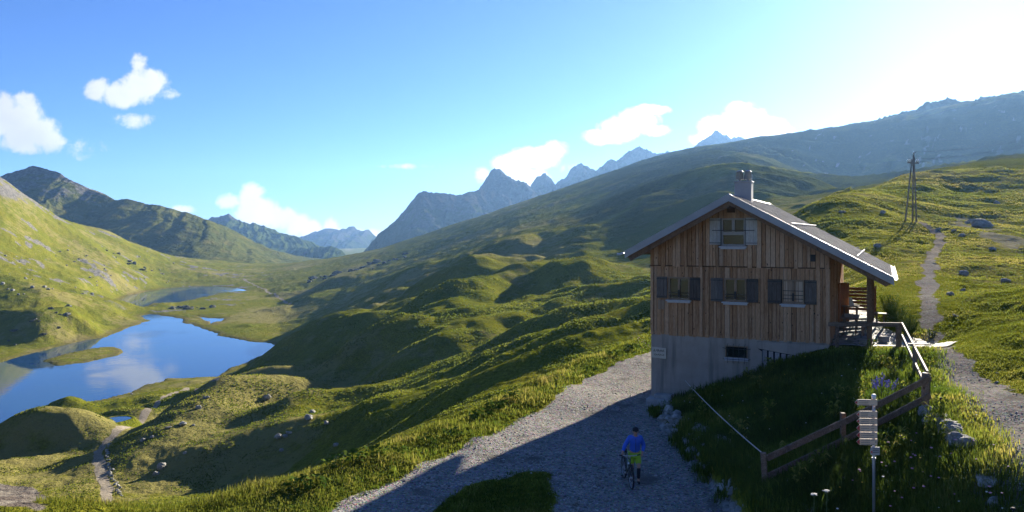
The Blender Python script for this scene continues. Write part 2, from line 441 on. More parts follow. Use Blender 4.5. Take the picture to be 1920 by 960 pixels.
def bumps(x, y):
    z = np.zeros(x.shape)
    wx = x + 5 * fbm(x / 22, y / 22, 2, 91) * np.clip(y / 200, .2, 2); wy = y + 5 * fbm(x / 22, y / 22, 2, 97) * np.clip(y / 200, .2, 2)
    for (px, py, Y, h, ra, rl, ang) in BUMPS:
        cx = (px - 960) / F * Y; cy = Y
        m = (np.abs(x - cx) < 4 * max(ra, rl)) & (np.abs(y - cy) < 4 * max(ra, rl))
        if not m.any(): continue
        dx = wx[m] - cx; dy = wy[m] - cy
        c, s = math.cos(R(ang)), math.sin(R(ang))
        p = (dx * c - dy * s) / ra; q = (dx * s + dy * c) / rl
        z[m] = z[m] + (1.05 if px < 520 else .5 if ang > 45 else .92) * h * np.exp(-(p * p + q * q) ** 1.25 * 0.9)
    return z

LAKE_MAIN = [(-220, 880), (-60, 830), (0, 808), (52, 796), (60, 768), (110, 763), (200, 748), (250, 735), (268, 722), (300, 716), (312, 709), (360, 709), (412, 707), (440, 690), (480, 672), (522, 650),
             (508, 643), (470, 640), (420, 631), (405, 625), (370, 612), (345, 605), (345, 598), (300, 590), (280, 588), (262, 592), (278, 602), (255, 608), (230, 618), (200, 632), (165, 637), (120, 647), (60, 662), (0, 678), (-80, 700), (-220, 730)]
LAKE_UP = [(200, 578), (226, 576), (253, 580), (287, 569), (333, 567), (360, 562), (413, 550), (467, 545), (450, 541), (413, 537), (360, 537), (320, 540), (283, 545), (247, 553), (213, 566)]
COVE = [(370, 593), (392, 596), (426, 597), (420, 602), (404, 604), (396, 610), (388, 609), (390, 603), (376, 598)]
ISLE = [(84, 675), (120, 665), (170, 654), (212, 650), (234, 658), (215, 667), (160, 679), (110, 685)]
def wpoly(p): return [on_plane(a, b, LAKE_Z) for a, b in p]

def lake_d(x, y):
    d = np.full(x.shape, 999.0)
    m = (y > 150) & (y < 1100) & (x < 60) & (x > -750)
    xs, ys = x[m], y[m]
    j = 3.0 * fbm(xs / 9, ys / 14, 3, 31)
    dd = poly_dist(xs, ys, wpoly(LAKE_MAIN))
    dd = np.maximum(dd, -poly_dist(xs, ys, wpoly(ISLE)))
    for p in (LAKE_UP, COVE): dd = np.minimum(dd, poly_dist(xs, ys, wpoly(p)))
    d[m] = dd + j
    return d

def garden_side(x, y):
    """positive to the right of the retaining wall / inside the house line"""
    xb = np.where(y < 37.5, 6.35, 6.6 + .466 * (y - 37.5))
    return x - xb

def height(x, y, detail=True):
    x = np.asarray(x, np.float64); y = np.asarray(y, np.float64)
    sh = x.shape; x = x.ravel(); y = y.ravel()
    u = x / y
    z = CZ - y * tps_eval(GLOBAL_M, np.stack([u * 2.2, np.log(y)], 1))
    dc, side = line_dist(x, y, [p[:2] for p in CREST])
    beyond = dc * side                                   # positive on the valley side of the verge crest
    far = smooth(4, 24, beyond)
    right_far = smooth(40, 56, y) * (beyond < 4) 
    w = np.maximum(far, right_far)
    nm = w < 1
    zr = np.zeros(len(x)); zg = np.zeros(len(x))
    if nm.any():
        q = np.stack([x[nm], y[nm]], 1) / 10
        g = smooth(-.15, .3, garden_side(x[nm], y[nm]))
        zn = tps_eval(ROAD_M, q) * (1 - g) + tps_eval(GARD_M, q) * g
        z[nm] = zn * (1 - w[nm]) + z[nm] * w[nm]
    bm_ = bumps(x, y)
    z = z + bm_ * far
    # rolling turf
    a = smooth(10, 60, beyond) * smooth(60, 130, y)
    lake_flat = smooth(1.5, 14, z - LAKE_Z)
    z = z + smooth(300, 420, y) * smooth(1100, 800, y) * smooth(-.05, -.12, u) * smooth(.4, 4, z - LAKE_Z) * 1.1 * fbm(x / 18, y / 26, 3, 13)
    z = z + a * lake_flat * (1.7 * fbm(x / 46, y / 46, 3, 3) + .8 * ridged(x / 24 + .2, y / 24, 2, 11) * smooth(1400, 300, y))
    hb = smooth(85, 130, y) * smooth(520, 380, y) * smooth(.16, .08, u) * smooth(6, 20, beyond) * lake_flat
    z = z + hb * (4.2 * np.abs(fbm(x / 30, y / 40, 2, 15)) * 1.6 + 1.6 * np.abs(fbm(x / 13, y / 17, 2, 17)) - 1.2)
    # the big slope: spurs and terraces running down towards the valley
    sl = smooth(.02, .3, u) * smooth(230, 520, y)
    al = (x * .55 + y * .83); ac = (x * .83 - y * .55)
    def steps(period, seed, wob):
        ph = al / period + wob * fbm(x / (period * 1.6), y / (period * 1.6), 3, seed) - .35 * ac / period * .25
        ph = ph - np.floor(ph)
        return np.where(ph < .7, ph / .7, (1 - ph) / .3)
    z = z + sl * ((5.0 + 7 * smooth(900, 1200, y)) * ridged(ac / 150, al / 420, 4, 21) * smooth(300, 900, y) + (11 * steps(112, 27, 1.5) + 2.2 * steps(41, 29, 1.6) * smooth(700, 450, y)) * smooth(1650, 1300, y))
    # left hillside: gullies running down the slope
    ls = smooth(-.22, -.42, u) * smooth(440, 600, y)
    z = z + ls * (5.0 * ridged(y / 130 + x / 400, x / 200, 4, 41) + 2.0 * fbm(x / 30, y / 40, 3, 45))
    # light knoll by the power pole
    kn = smooth(.3, .42, u) * smooth(45, 80, y) * smooth(330, 240, y)
    z = z + kn * (1.6 * fbm(x / 18, y / 26, 3, 51))
    if detail:
        rough = 0.5 * fbm(x / 5.5, y / 5.5, 3, 61) * np.clip(y / 150, .15, 1.6) * np.maximum(far, right_far * smooth(.36, .5, u))
        z = z + rough
        tus = np.maximum(smooth(.2, 1.2, beyond), smooth(1.2, 3.0, x - path_x(y)) * (garden_side(x, y) > 0)) * smooth(200, 90, y)
        z = z + tus * .22 * fbm(x / 1.3, y / 1.3, 3, 71)
        z = z + .03 * fbm(x / .7, y / .7, 3, 75) * smooth(80, 40, y)
    d = lake_d(x, y)
    wl = smooth(0, 26, d)
    zl = (LAKE_Z + .35 + .05 * np.maximum(d, 0) + .25 * fbm(x / 6, y / 6, 3, 81)) * (1 - wl) + np.maximum(z, LAKE_Z + .8) * wl
    zl = np.where(d < 0, LAKE_Z - np.minimum(2.5, -d * .18) + .12, zl)
    z = np.where(d < 200, zl, z)
    return z.reshape(sh)

PATH_C = [(9.0, 8), (10.2, 14), (11.1, 17.4), (12.4, 20.5), (14.4, 26.3), (16.5, 30.5), (17.9, 34.3), (21.9, 42), (25.2, 48.5), (28.7, 55), (31.0, 59.5)]
def path_x(y):
    return np.interp(y, [p[1] for p in PATH_C], [p[0] for p in PATH_C])

# grid of the sheet: rows run outwards with growing steps, as a terrain mesh is usually thinned with distance
def axis_u():
    a = np.linspace(-.72, .72, 900)
    return np.concatenate([np.linspace(-1.6, -.73, 50), a, np.linspace(.73, 1.6, 50)])
U_AX = axis_u()
V_AX = np.concatenate([np.exp(np.linspace(math.log(7), math.log(14), 30))[:-1], np.exp(np.linspace(math.log(14), math.log(1900), 620)), np.exp(np.linspace(math.log(1960), math.log(9000), 14))])
UU, YY = np.meshgrid(U_AX, V_AX)
XX = UU * YY
ZZ = height(XX, YY)
# far behind the skyline the sheet drops to the valley floor
ZZ = np.where(YY > 1800, ZZ * 0 - 90 + (np.interp(YY, [1800, 1960], [1, 0])) * (ZZ + 90), ZZ)

def ground_z(x, y):
    return float(height(np.array([float(x)]), np.array([float(y)]))[0])

def hit(px, py):
    """where the ground is seen at a photo pixel: first grid row that rises to the line of sight"""
    j = int(np.argmin(np.abs(U_AX - (px - 960) / F)))
    rows = H0 + (CZ - ZZ[:, j]) / V_AX * F
    k = np.nonzero(rows <= py)[0]
    k = k[0] if len(k) else 0
    u = (px - 960) / F
    if k == 0: Y = V_AX[0]
    else:
        a, b = rows[k - 1], rows[k]
        t = (a - py) / (a - b) if a > b else 0
        Y = V_AX[k - 1] + (V_AX[k] - V_AX[k - 1]) * min(max(t, 0), 1)
    return (u * Y, Y)

X = XX.ravel(); Yv = YY.ravel(); Z = ZZ.ravel()
def tri_path(pts_px, half, soft, wob=0.0):
    pts = [hit(*p) for p in pts_px]
    xs = [p[0] for p in pts]; ys = [p[1] for p in pts]
    m = (X > min(xs) - 30) & (X < max(xs) + 30) & (Yv > min(ys) - 30) & (Yv < max(ys) + 30)
    o = np.zeros(X.shape)
    d, _ = line_dist(X[m], Yv[m], pts)
    d = d + wob * fbm(X[m] / 2.5, Yv[m] / 2.5, 3, 111)
    o[m] = smooth(half + soft, half - soft, d)
    return o
# --- gravel road by the hut
dl, sl_ = line_dist(X, Yv, ROAD_L)
edge = dl * sl_ + .5 * fbm(X / 1.7, Yv / 1.7, 3, 121)     # positive = valley side
gs = garden_side(X, Yv)
road = smooth(.25, -.25, edge) * smooth(.15, -.15, gs) * (Yv < 75)
# grassy island between the two branches of the road
isl = poly_dist(X, Yv, [(-2.9, 18.5), (-2.6, 22.3), (-1.6, 25.0), (0.2, 26.8), (1.0, 26.6), (1.2, 24.5), (.8, 21), (.3, 18)]) + .5 * fbm(X / 1.2, Yv / 1.2, 3, 123)
island = smooth(.35, -.35, isl)
road = road * (1 - island)
# --- stony path on the right
dp, _ = line_dist(X, Yv, PATH_C)
pw = np.interp(Yv, [8, 16, 22, 30, 36, 60], [1.0, .9, .72, .5, .4, .25])
dright = X - path_x(Yv)
pth = smooth(.3, -.3, dp - pw - np.where(dright > 0, np.interp(Yv, [14, 22, 28, 33], [1.2, .9, .2, 0]), 0) + .55 * fbm(X / 1.3, Yv / 1.3, 3, 127)) * (Yv < 59) * (gs > 0)
trail = tri_path([(1741, 545), (1742, 525), (1742, 505), (1748, 480), (1762, 455), (1765, 440), (1740, 425), (1722, 416)], .5, .25, .6)
pth = np.maximum(pth, trail)
scree = poly_dist(X, Yv, [hit(*p) for p in [(1712, 418), (1740, 412), (1800, 425), (1880, 470), (1930, 480), (1930, 455), (1800, 405)]]) + 3.0 * fbm(X / 4, Yv / 4, 4, 131)
scree = smooth(1.2, -1.2, scree) * .6
# --- farm track down to the lake, far path
track = tri_path([(212, 945), (200, 915), (188, 880), (184, 855), (192, 835), (215, 815), (245, 795), (275, 770), (305, 748), (350, 728), (405, 711)], .75, .35, .6)
fpath = tri_path([(455, 522), (490, 540), (525, 560), (545, 570)], 1.1, .7, 1.8)
YARD = [hit(*p) for p in [(-60, 900), (0, 905), (60, 914), (94, 935), (80, 952), (-60, 955)]]
yd = poly_dist(X, Yv, YARD) + .8 * fbm(X / 2, Yv / 2, 3, 135)
yard = smooth(.5, -.5, yd)
# --- bare rock
slope = np.hypot(*np.gradient(ZZ, axis=(0, 1))).ravel()
rk = fbm(X / 26, Yv / 26, 5, 141) + .4 * fbm(X / 7, Yv / 7, 3, 143)
Ul = X / Yv
rock = smooth(.30, .42, rk) * (smooth(-.2, -.4, Ul) * smooth(520, 640, Yv)) * .85
gul = smooth(.33, .5, fbm((X * .55 + Yv * .83) / 40, (X * .83 - Yv * .55) / 9, 4, 145)) * smooth(.1, .3, Ul) * smooth(500, 800, Yv) * .5
rock = np.maximum(rock, gul)
top = smooth(20, 75, Z + 18 * rk) * smooth(-.5, -.62, Ul) * smooth(600, 700, Yv)
rock = np.maximum(rock, top * smooth(-.15, .1, rk))
shore = smooth(5, 0, np.abs(lake_d(X, Yv) - 1.0)) * (Yv > 150)
tone = fbm(X / 60, Yv / 60, 4, 151)
slope_shade = smooth(-.55, -.1, fbm((X * .83 - Yv * .55) / 60, (X * .55 + Yv * .83) / 130, 4, 153)) * smooth(.0, .16, Ul) * smooth(240, 480, Yv)  # patches that paint the big slope's shade into the turf colour
ATTR = dict(road=np.clip(road, 0, 1), path=np.clip(np.maximum.reduce([pth, track, fpath]), 0, 1), scree=scree, yard=yard, rock=np.clip(rock, 0, 1), shore=shore, tone=tone, slope_shade=slope_shade,
            lush=np.clip(smooth(1.5, 0.2, np.abs(edge + -1.2)) * (Yv < 80) + .4 * island + (gs > .2) * (dright < -.3) * (Yv < 36), 0, 1))

def ground_material():
    T = NT('alpine turf with gravel and rock')
    p = T.pos()
    n1 = T.noise(p, .045, 6, .6); n2 = T.noise(p, .35, 5, .62); n3 = T.noise(p, 2.6, 5, .65); n4 = T.noise(p, 14, 3, .6)
    g = T.ramp(n2, [(.25, (.060, .080, .009)), (.45, (.115, .130, .013)), (.6, (.158, .158, .018)), (.78, (.205, .175, .034))])
    g2 = T.ramp(n1, [(.3, (.080, .110, .010)), (.5, (.145, .150, .016)), (.7, (.205, .175, .030))])
    g = T.mix(.5, g, g2)
    fine = T.math('ADD', T.math('MULTIPLY', n3, .7), T.math('MULTIPLY', n4, .5))
    g = T.mix(T.mr(fine, .42, .78), T.mix(1.0, g, (.48, .52, .45), 'MULTIPLY'), T.mix(1.0, g, (1.35, 1.32, 1.25), 'MULTIPLY'))
    straw = T.mr(T.math('ADD', T.math('MULTIPLY', T.attr('tone'), .5), T.math('MULTIPLY', T.noise(p, .16, 6, .7), 1.0)), .52, .72, 0, .6)
    g = T.mix(straw, g, (.235, .20, .085))
    lush = T.attr('lush')
    g = T.mix(T.math('MULTIPLY', lush, .7), g, T.mix(T.mr(n3, .3, .7), (.035, .055, .012), (.085, .12, .025)))
    slope_shade_col = T.mix(T.mr(n3, .3, .7), (.026, .038, .012), (.060, .072, .022))  # darker greens for the painted shade on the slope
    g = T.mix(T.math('MULTIPLY', T.attr('slope_shade'), T.mr(n2, .3, .6, .6, 1.0)), g, slope_shade_col)
    # grey stones
    v = T.voro(p, 9, 'F1', 'Color'); vd = T.voro(p, 9)
    st = T.mix(T.mr(n4, .3, .7), (.14, .135, .125), (.36, .35, .33))
    st = T.mix(.35, st, T.mix(1.0, (.4, .39, .37), v, 'MULTIPLY'))
    v2 = T.voro(p, 38, 'F1', 'Color')
    gravel = T.mix(T.mr(n3, .3, .72), (.135, .121, .102), (.25, .228, .196))
    gravel = T.mix(.4, gravel, T.mix(1.0, (.6, .59, .56), v2, 'MULTIPLY'))
    vg = T.voro(p, 13, 'F1', 'Color'); sg = T.n('ShaderNodeSeparateColor'); T.l(vg, sg.inputs[0])
    gravel = T.mix(T.mr(sg.outputs[0], .5, .95, 0, .85), gravel, T.mix(T.mr(sg.outputs[1], .3, .7), (.08, .072, .062), (.41, .38, .335)))
    gravel = T.mix(T.mr(T.noise(p, .55, 4), .55, .7), gravel, (.13, .12, .105))
    dirt = T.mix(T.mr(n3, .35, .7), (.11, .095, .072), (.21, .19, .155))
    sy = T.n('ShaderNodeSeparateXYZ'); T.l(p, sy.inputs[0])
    dirt = T.mix(T.mr(sy.outputs[1], 60, 90), dirt, T.mix(T.mr(n3, .35, .7), (.17, .145, .105), (.33, .285, .22)))
    rockc = T.ramp(T.noise(p, .5, 7, .7), [(.3, (.05, .05, .047)), (.5, (.14, .135, .125)), (.7, (.30, .29, .27))])
    edgen = T.math('MULTIPLY', T.math('SUBTRACT', T.noise(p, 3.2, 5, .7), .5), .9)
    def m(name, lo=.35, hi=.65):
        a = T.attr(name)
        return T.mr(T.math('ADD', a, T.math('MULTIPLY', edgen, T.math('MULTIPLY', T.math('MULTIPLY', a, T.math('SUBTRACT', 1.0, a)), 4.0))), lo, hi)
    mroad, mpath, mscree, mrock, myard = m('road'), m('path'), m('scree', .2, .9), m('rock', .3, .6), m('yard')
    col = T.mix(T.math('MULTIPLY', T.attr('shore'), .5), g, (.11, .085, .045))
    col = T.mix(mrock, col, rockc)
    col = T.mix(mscree, col, T.mix(.6, st, dirt))
    col = T.mix(mpath, col, T.mix(T.mr(sy.outputs[1], 60, 90, .55, .1), dirt, gravel))
    col = T.mix(mroad, col, gravel)
    col = T.mix(myard, col, T.mix(T.mr(T.noise(p, .25, 4), .4, .6), (.12, .10, .085), (.20, .18, .15)))
    stony = T.math('MAXIMUM', mroad, T.math('MAXIMUM', mpath, mscree))
    big = T.bump(T.noise(p, .22, 6, .68), .7, 2.2)
    tuss = T.bump(T.noise(p, 1.1, 5, .7), .9, .42, big)
    hgt = T.math('ADD', T.math('MULTIPLY', T.noise(p, 5.5, 4, .65), 1.0), T.math('MULTIPLY', T.math('MULTIPLY', T.math('SUBTRACT', 1.0, vd), stony), .35))
    nrm = T.bump(hgt, .8, .11, tuss)
    nr2 = T.bump(T.noise(p, .9, 8, .75), 1.0, .10)
    mixn = T.n('ShaderNodeMix'); mixn.data_type = 'VECTOR'
    T.l(stony, mixn.inputs[0]); T.l(nrm, mixn.inputs[4])
    grn = T.bump(T.math('ADD', T.math('MULTIPLY', T.math('SUBTRACT', 1.0, T.voro(p, 16)), .5), T.noise(p, 6, 5, .7)), .9, .05)
    T.l(grn, mixn.inputs[5])
    return T.done(col, 1.0, mixn.outputs[1], Specular_IOR_Level=0.0)
GROUND = ground_material()

def build_ground():
    ny, nx = XX.shape
    idx = np.arange(nx * ny).reshape(ny, nx)
    q = np.stack([idx[:-1, :-1], idx[:-1, 1:], idx[1:, 1:], idx[1:, :-1]], -1).reshape(-1, 4)
    V = np.stack([X, Yv, Z], 1)
    fm = {k: ATTR[k][q].mean(1) for k in ('road', 'path', 'yard')}
    kind = np.zeros(len(q), int)
    kind[fm['road'] > .5] = 1
    near = (Yv[q[:, 0]] < 60) & (X[q[:, 0]] > 0)
    kind[(fm['path'] > .5) & near & (kind == 0)] = 2
    kind[(fm['path'] > .5) & ~near & (kind == 0)] = 3
    kind[(fm['yard'] > .5)] = 4
    for k, name in enumerate(['ground', 'gravel_road', 'stony_path', 'farm_track', 'gravel_yard']):
        f = q[kind == k]
        if not len(f): continue
        used, inv = np.unique(f, return_inverse=True)
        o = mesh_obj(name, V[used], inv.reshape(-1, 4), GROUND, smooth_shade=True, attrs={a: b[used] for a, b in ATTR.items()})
        tag(o, kind='structure')
build_ground()

# ------------------------------------------------------------------ water
def water_material():
    T = NT('mountain lake water')
    p = T.pos()
    nrm = T.bump(T.noise(p, .35, 3, .5), .05, .3)
    col = T.mix(T.mr(T.noise(p, .02, 3), .4, .65), (.010, .045, .13), (.014, .05, .11))
    return T.done(col, T.mr(T.noise(p, .035, 4, .6), .42, .7, .015, .12), nrm, IOR=1.25, Specular_IOR_Level=.5)
WATER = water_material()
def flat(name, pts, z, mat, kind):
    m = MB(); m.add([(a, b, z) for a, b in pts], [tuple(range(len(pts)))])
    return tag(m.build(name, mat), kind=kind)
def grow(poly, k):
    c = np.mean(np.array(poly), 0)
    return [tuple(c + (np.array(p) - c) * k) for p in poly]
lake = flat('lake_water', [(-760, 190), (20, 190), (20, 560), (-60, 1000), (-760, 1000)], LAKE_Z, WATER, 'structure')
# ------------------------------------------------------------------ far hills and mountains
def mountain_material(name, green, rocky, warm=0.0):
    T = NT(name)
    p = T.pos()
    n1 = T.noise(p, .006, 7, .62); n2 = T.noise(p, .03, 7, .68); n3 = T.noise(p, .12, 5, .7)
    g = T.ramp(n2, [(.3, (.05, .062, .014)), (.5, (.095, .105, .024)), (.72, (.15, .13, .04))])
    r = T.ramp(n3, [(.28, (.05, .05, .05)), (.5, (.14, .137, .13)), (.75, (.27, .26, .245))])
    m = T.math('ADD', T.attr('rock'), T.math('MULTIPLY', T.math('SUBTRACT', T.math('ADD', T.math('MULTIPLY', n1, .5), T.math('MULTIPLY', n2, .5)), .5), 2.4))
    col = T.mix(T.mr(m, .42, .62), T.mix(1.0, g, green, 'MULTIPLY'), T.mix(1.0, r, rocky, 'MULTIPLY'))
    b = T.bump(T.noise(p, .02, 8, .7), .8, 26)
    b2 = T.bump(n3, .7, 5, b)
    return T.done(col, .95, b2, Specular_IOR_Level=.0)

def mountain(name, ridge, base, wf, wb, mat, jag=1.5, rough=.16, seed=1, n=320, m=90, rock_fn=None, conc=.85, lean=0.0, spur=140.):
    R0 = np.array([at(*p) for p in ridge])
    seg = np.concatenate([[0], np.cumsum(np.abs(np.diff([p[0] for p in ridge])))])
    s = np.linspace(0, seg[-1], n)
    rp = np.stack([np.interp(s, seg, R0[:, k]) for k in range(3)], 1)
    Ym = rp[:, 1].mean()
    pxm = Ym / F
    rp[:, 2] += 1.6 * jag * pxm * (1.6 * fbm(s / 14, s * 0 + seed, 4, seed) + 1.0 * ridged(s / 9, s * 0 + seed + 3, 3, seed + 5))
    ts = np.concatenate([-np.linspace(1, 0, m // 3)[:-1], np.linspace(0, 1, m) ** 1.25])
    S, Tt = np.meshgrid(np.arange(n), ts)
    px_, py_, pz_ = rp[S, 0], rp[S, 1], rp[S, 2]
    w = np.where(Tt > 0, wf, wb)
    xx = px_ + Tt * np.where(Tt > 0, lean * wf, 0); yy = py_ - Tt * w
    a = np.abs(Tt)
    hgt = pz_ - base
    f = a ** conc
    nz = ridged(xx / spur + .37 * seed, yy / (spur * 2.2), 5, seed + 11) * 1.0 + .6 * fbm(xx / (spur * .4), yy / (spur * .5), 4, seed + 17)
    zz = pz_ * (1 - f) + base * f + rough * np.maximum(hgt, 30) * nz * np.clip(a * 7, 0, 1) * (1 - .4 * a)
    xx = xx + np.clip(a * 5, 0, 1) * spur * .25 * fbm(yy / spur, xx / spur, 3, seed + 23)
    k = np.arange(n * len(ts)).reshape(len(ts), n)
    q = np.stack([k[:-1, :-1], k[1:, :-1], k[1:, 1:], k[:-1, 1:]], -1).reshape(-1, 4)
    rel = (zz - base) / max(1, (pz_ - base).max())
    rk = rock_fn(rel, a) if rock_fn else rel
    o = mesh_obj(name, np.stack([xx.ravel(), yy.ravel(), zz.ravel()], 1), q, mat, smooth_shade=True, attrs={'rock': rk.ravel()})
    return tag(o, kind='structure')

def build_mountains():
    hillm = mountain_material('hill of grass and scree', (1.0, 1.0, 1.0), (.9, .88, .85))
    alp = mountain_material('green mountain flank', (.7, .9, .7), (.6, .62, .65))
    crag = mountain_material('dark crag', (.40, .46, .34), (.36, .36, .38))
    mountain('hill', [(-420, 430, 1800), (-250, 400, 1800), (-60, 372, 1800), (0, 332, 1780), (14, 325, 1780), (38, 319, 1770), (62, 311, 1760), (86, 318, 1750), (107, 322, 1740), (130, 336, 1730), (160, 351, 1720), (195, 366, 1700),
             (215, 373, 1690), (242, 375, 1680), (270, 381, 1670), (300, 386, 1650), (335, 396, 1630), (365, 403, 1610), (395, 416, 1590), (430, 437, 1570), (470, 465, 1550), (500, 482, 1540), (530, 498, 1520), (560, 520, 1500)],
             -60, 430, 500, hillm, 1.0, .085, 3, 420, 120, lambda r, a: r * 1.1 - .28 - a * .25, .95, .25, 120)
    mountain('mountain', [(300, 430, 3400), (370, 420, 3350), (395, 411, 3320), (415, 405, 3300), (431, 401, 3300), (446, 411, 3280), (468, 420, 3250), (479, 416, 3240), (500, 428, 3220), (540, 440, 3150), (570, 449, 3100), (600, 462, 3050), (640, 474, 3000), (680, 500, 2950)],
             -150, 900, 700, alp, 1.4, .13, 7, 300, 100, lambda r, a: r * 1.5 - .72, .9, .35, 170)
    mountain('mountain', [(500, 490, 2700), (545, 474, 2700), (585, 463, 2680), (620, 461, 2660), (640, 469, 2640), (652, 484, 2620), (690, 520, 2600)], -200, 500, 400, alp, 1.0, .12, 13, 200, 70, lambda r, a: r * .5 - .1, .9, .1, 110)
    mountain('mountain', [(480, 455, 5300), (560, 446, 5300), (600, 432, 5300), (617, 429, 5300), (636, 431, 5300), (660, 424, 5300), (674, 432, 5300), (692, 433, 5300), (705, 441, 5300), (760, 460, 5300)], -250, 1500, 400, crag, 1.6, .2, 17, 220, 90, lambda r, a: r * 1.2 - .4, .9, 0, 330)
    mountain('mountain', [(640, 520, 2500), (672, 478, 2500), (684, 468, 2500), (702, 448, 2500), (730, 424, 2510), (760, 394, 2520), (784, 362, 2540), (798, 356, 2540), (812, 362, 2550), (832, 361, 2570), (852, 365, 2600), (880, 362, 2650), (900, 352, 2700), (940, 372, 2750), (1000, 390, 2800), (1080, 400, 2850), (1180, 400, 2900)],
             -120, 800, 500, crag, 1.6, .17, 23, 420, 110, lambda r, a: r * 1.1 - .18, .8, .1, 150)
    mountain('mountain', [(860, 400, 3000), (884, 374, 3000), (895, 357, 3000), (908, 338, 3000), (920, 320, 3000), (927, 314, 3000), (938, 319, 3000), (952, 328, 3000), (962, 336, 3000), (985, 345, 3000), (1000, 356, 3000), (1040, 378, 3000), (1100, 400, 3000)],
             -60, 700, 500, crag, 1.6, .2, 29, 300, 100, lambda r, a: r * 0 + .75, .8, .05, 120)
    mountain('mountain', [(960, 400, 3400), (985, 366, 3400), (1000, 342, 3400), (1006, 333, 3400), (1014, 331, 3400), (1023, 326, 3400), (1034, 335, 3400), (1041, 347, 3400), (1060, 331, 3400), (1076, 311, 3400), (1090, 307, 3400), (1106, 315, 3400), (1120, 319, 3400), (1140, 305, 3400), (1150, 302, 3400),
             (1174, 288, 3400), (1194, 277, 3400), (1214, 280, 3400), (1236, 288, 3400), (1250, 282, 3400), (1268, 284, 3400), (1300, 300, 3400), (1360, 330, 3400)],
             0, 700, 500, crag, 2.0, .2, 37, 420, 100, lambda r, a: r * 0 + .7, .8, .05, 140)
    mountain('mountain', [(1260, 310, 3600), (1290, 284, 3600), (1310, 268, 3600), (1333, 252, 3600), (1345, 247, 3600), (1358, 254, 3600), (1372, 259, 3600), (1386, 256, 3600), (1400, 260, 3600), (1418, 268, 3600), (1440, 270, 3600), (1470, 259, 3600), (1500, 250, 3600), (1540, 252, 3600), (1600, 280, 3600)],
             0, 700, 500, crag, 1.7, .18, 43, 320, 90, lambda r, a: r * 0 + .7, .8, 0, 140)
    mountain('mountain', [(1600, 241, 1650), (1650, 223, 1650), (1690, 211, 1650), (1720, 201, 1650), (1750, 191, 1650), (1778, 181, 1650), (1800, 192, 1650), (1816, 196, 1650), (1842, 181, 1650), (1872, 178, 1650), (1900, 180, 1650), (1928, 169, 1650), (2000, 151, 1650), (2200, 121, 1650)],
             60, 420, 300, crag, 2.2, .14, 53, 420, 80, lambda r, a: r * 1.0 - .35, .8, 0, 90)
build_mountains()
# ------------------------------------------------------------------ the wooden hut
def plain(name, col, rough=.6, var=.12, scale=4, metal=0.0, bump=.0):
    T = NT(name); p = T.coord()
    n = T.noise(p, scale, 6, .65)
    c = T.mix(T.mr(n, .3, .7), tuple(k * (1 - var) for k in col), tuple(min(1, k * (1 + var)) for k in col))
    nr = T.bump(n, bump, .02) if bump else None
    kw = dict(Metallic=metal)
    return T.done(c, rough, nr, **kw)
def wood_mat(name, stops, stretch=(9, 9, .55), rough=.8, knots=True):
    T = NT(name); p = T.coord(stretch)
    tone = T.attr('tone')
    q = T.n('ShaderNodeVectorMath'); q.operation = 'ADD'; T.l(p, q.inputs[0])
    cx = T.n('ShaderNodeCombineXYZ'); T.l(T.math('MULTIPLY', tone, 37.0), cx.inputs[0]); T.l(T.math('MULTIPLY', tone, 91.0), cx.inputs[2]); T.l(cx.outputs[0], q.inputs[1])
    n = T.noise(q.outputs[0], 2.0, 7, .68, .6)
    f = T.math('ADD', T.math('MULTIPLY', n, .75), T.math('MULTIPLY', T.math('SUBTRACT', tone, .0), .32))
    col = T.ramp(f, stops)
    fine = T.noise(q.outputs[0], 9, 3, .6)
    col = T.mix(T.mr(fine, .35, .7), T.mix(1.0, col, (.62, .58, .55), 'MULTIPLY'), col)
    if knots:
        kp = T.coord((5, 5, 2.4)); kd = T.voro(kp, 1.1)
        col = T.mix(T.mr(kd, .14, .07), col, (.035, .022, .014))
    # weathering: silvered and darkened streaks running down the boards
    wv = T.noise(T.coord((2.6, 2.6, .22)), 1.0, 5, .6)
    col = T.mix(T.mr(wv, .52, .72), col, T.mix(1.0, col, (.72, .78, .86), 'MULTIPLY'))
    return T.done(col, rough, T.bump(n, .5, .012), Specular_IOR_Level=.06)
M = {}
M['larch'] = wood_mat('weathered larch boards', [(.20, (.15, .070, .032)), (.40, (.46, .245, .120)), (.56, (.62, .365, .195)), (.8, (.70, .48, .31))])
M['beam'] = wood_mat('brown timber', [(.25, (.06, .035, .022)), (.5, (.17, .095, .055)), (.75, (.28, .17, .10))], (5, 5, 5))
M['rail'] = wood_mat('weathered fence timber', [(.25, (.10, .07, .05)), (.5, (.23, .165, .12)), (.78, (.36, .28, .215))], (4, 4, 4), .7)
M['dark_shutter'] = wood_mat('dark stained shutter', [(.25, (.07, .056, .046)), (.5, (.15, .125, .105)), (.8, (.25, .21, .18))], (9, 9, .6), .7, False)
M['pale_shutter'] = wood_mat('pale shutter wood', [(.25, (.48, .44, .38)), (.5, (.60, .56, .49)), (.8, (.68, .64, .57))], (9, 9, .6), .7, False)
M['frame'] = wood_mat('window frame wood', [(.25, (.24, .15, .09)), (.5, (.36, .25, .16)), (.8, (.45, .33, .23))], (9, 9, 9), .5, False)
M['pale_frame'] = wood_mat('pale window frame', [(.25, (.38, .35, .30)), (.5, (.46, .42, .37)), (.8, (.54, .50, .44))], (9, 9, 9), .5, False)
M['sill'] = plain('zinc sill', (.50, .51, .53), .45, .08, 6)
M['slat'] = wood_mat('red brown slats', [(.25, (.14, .055, .03)), (.5, (.27, .11, .06)), (.8, (.36, .16, .09))], (1, 9, 9), .6, False)
M['door'] = wood_mat('orange brown door', [(.25, (.30, .10, .035)), (.5, (.42, .16, .06)), (.8, (.5, .22, .09))], (9, 9, .6), .5, False)
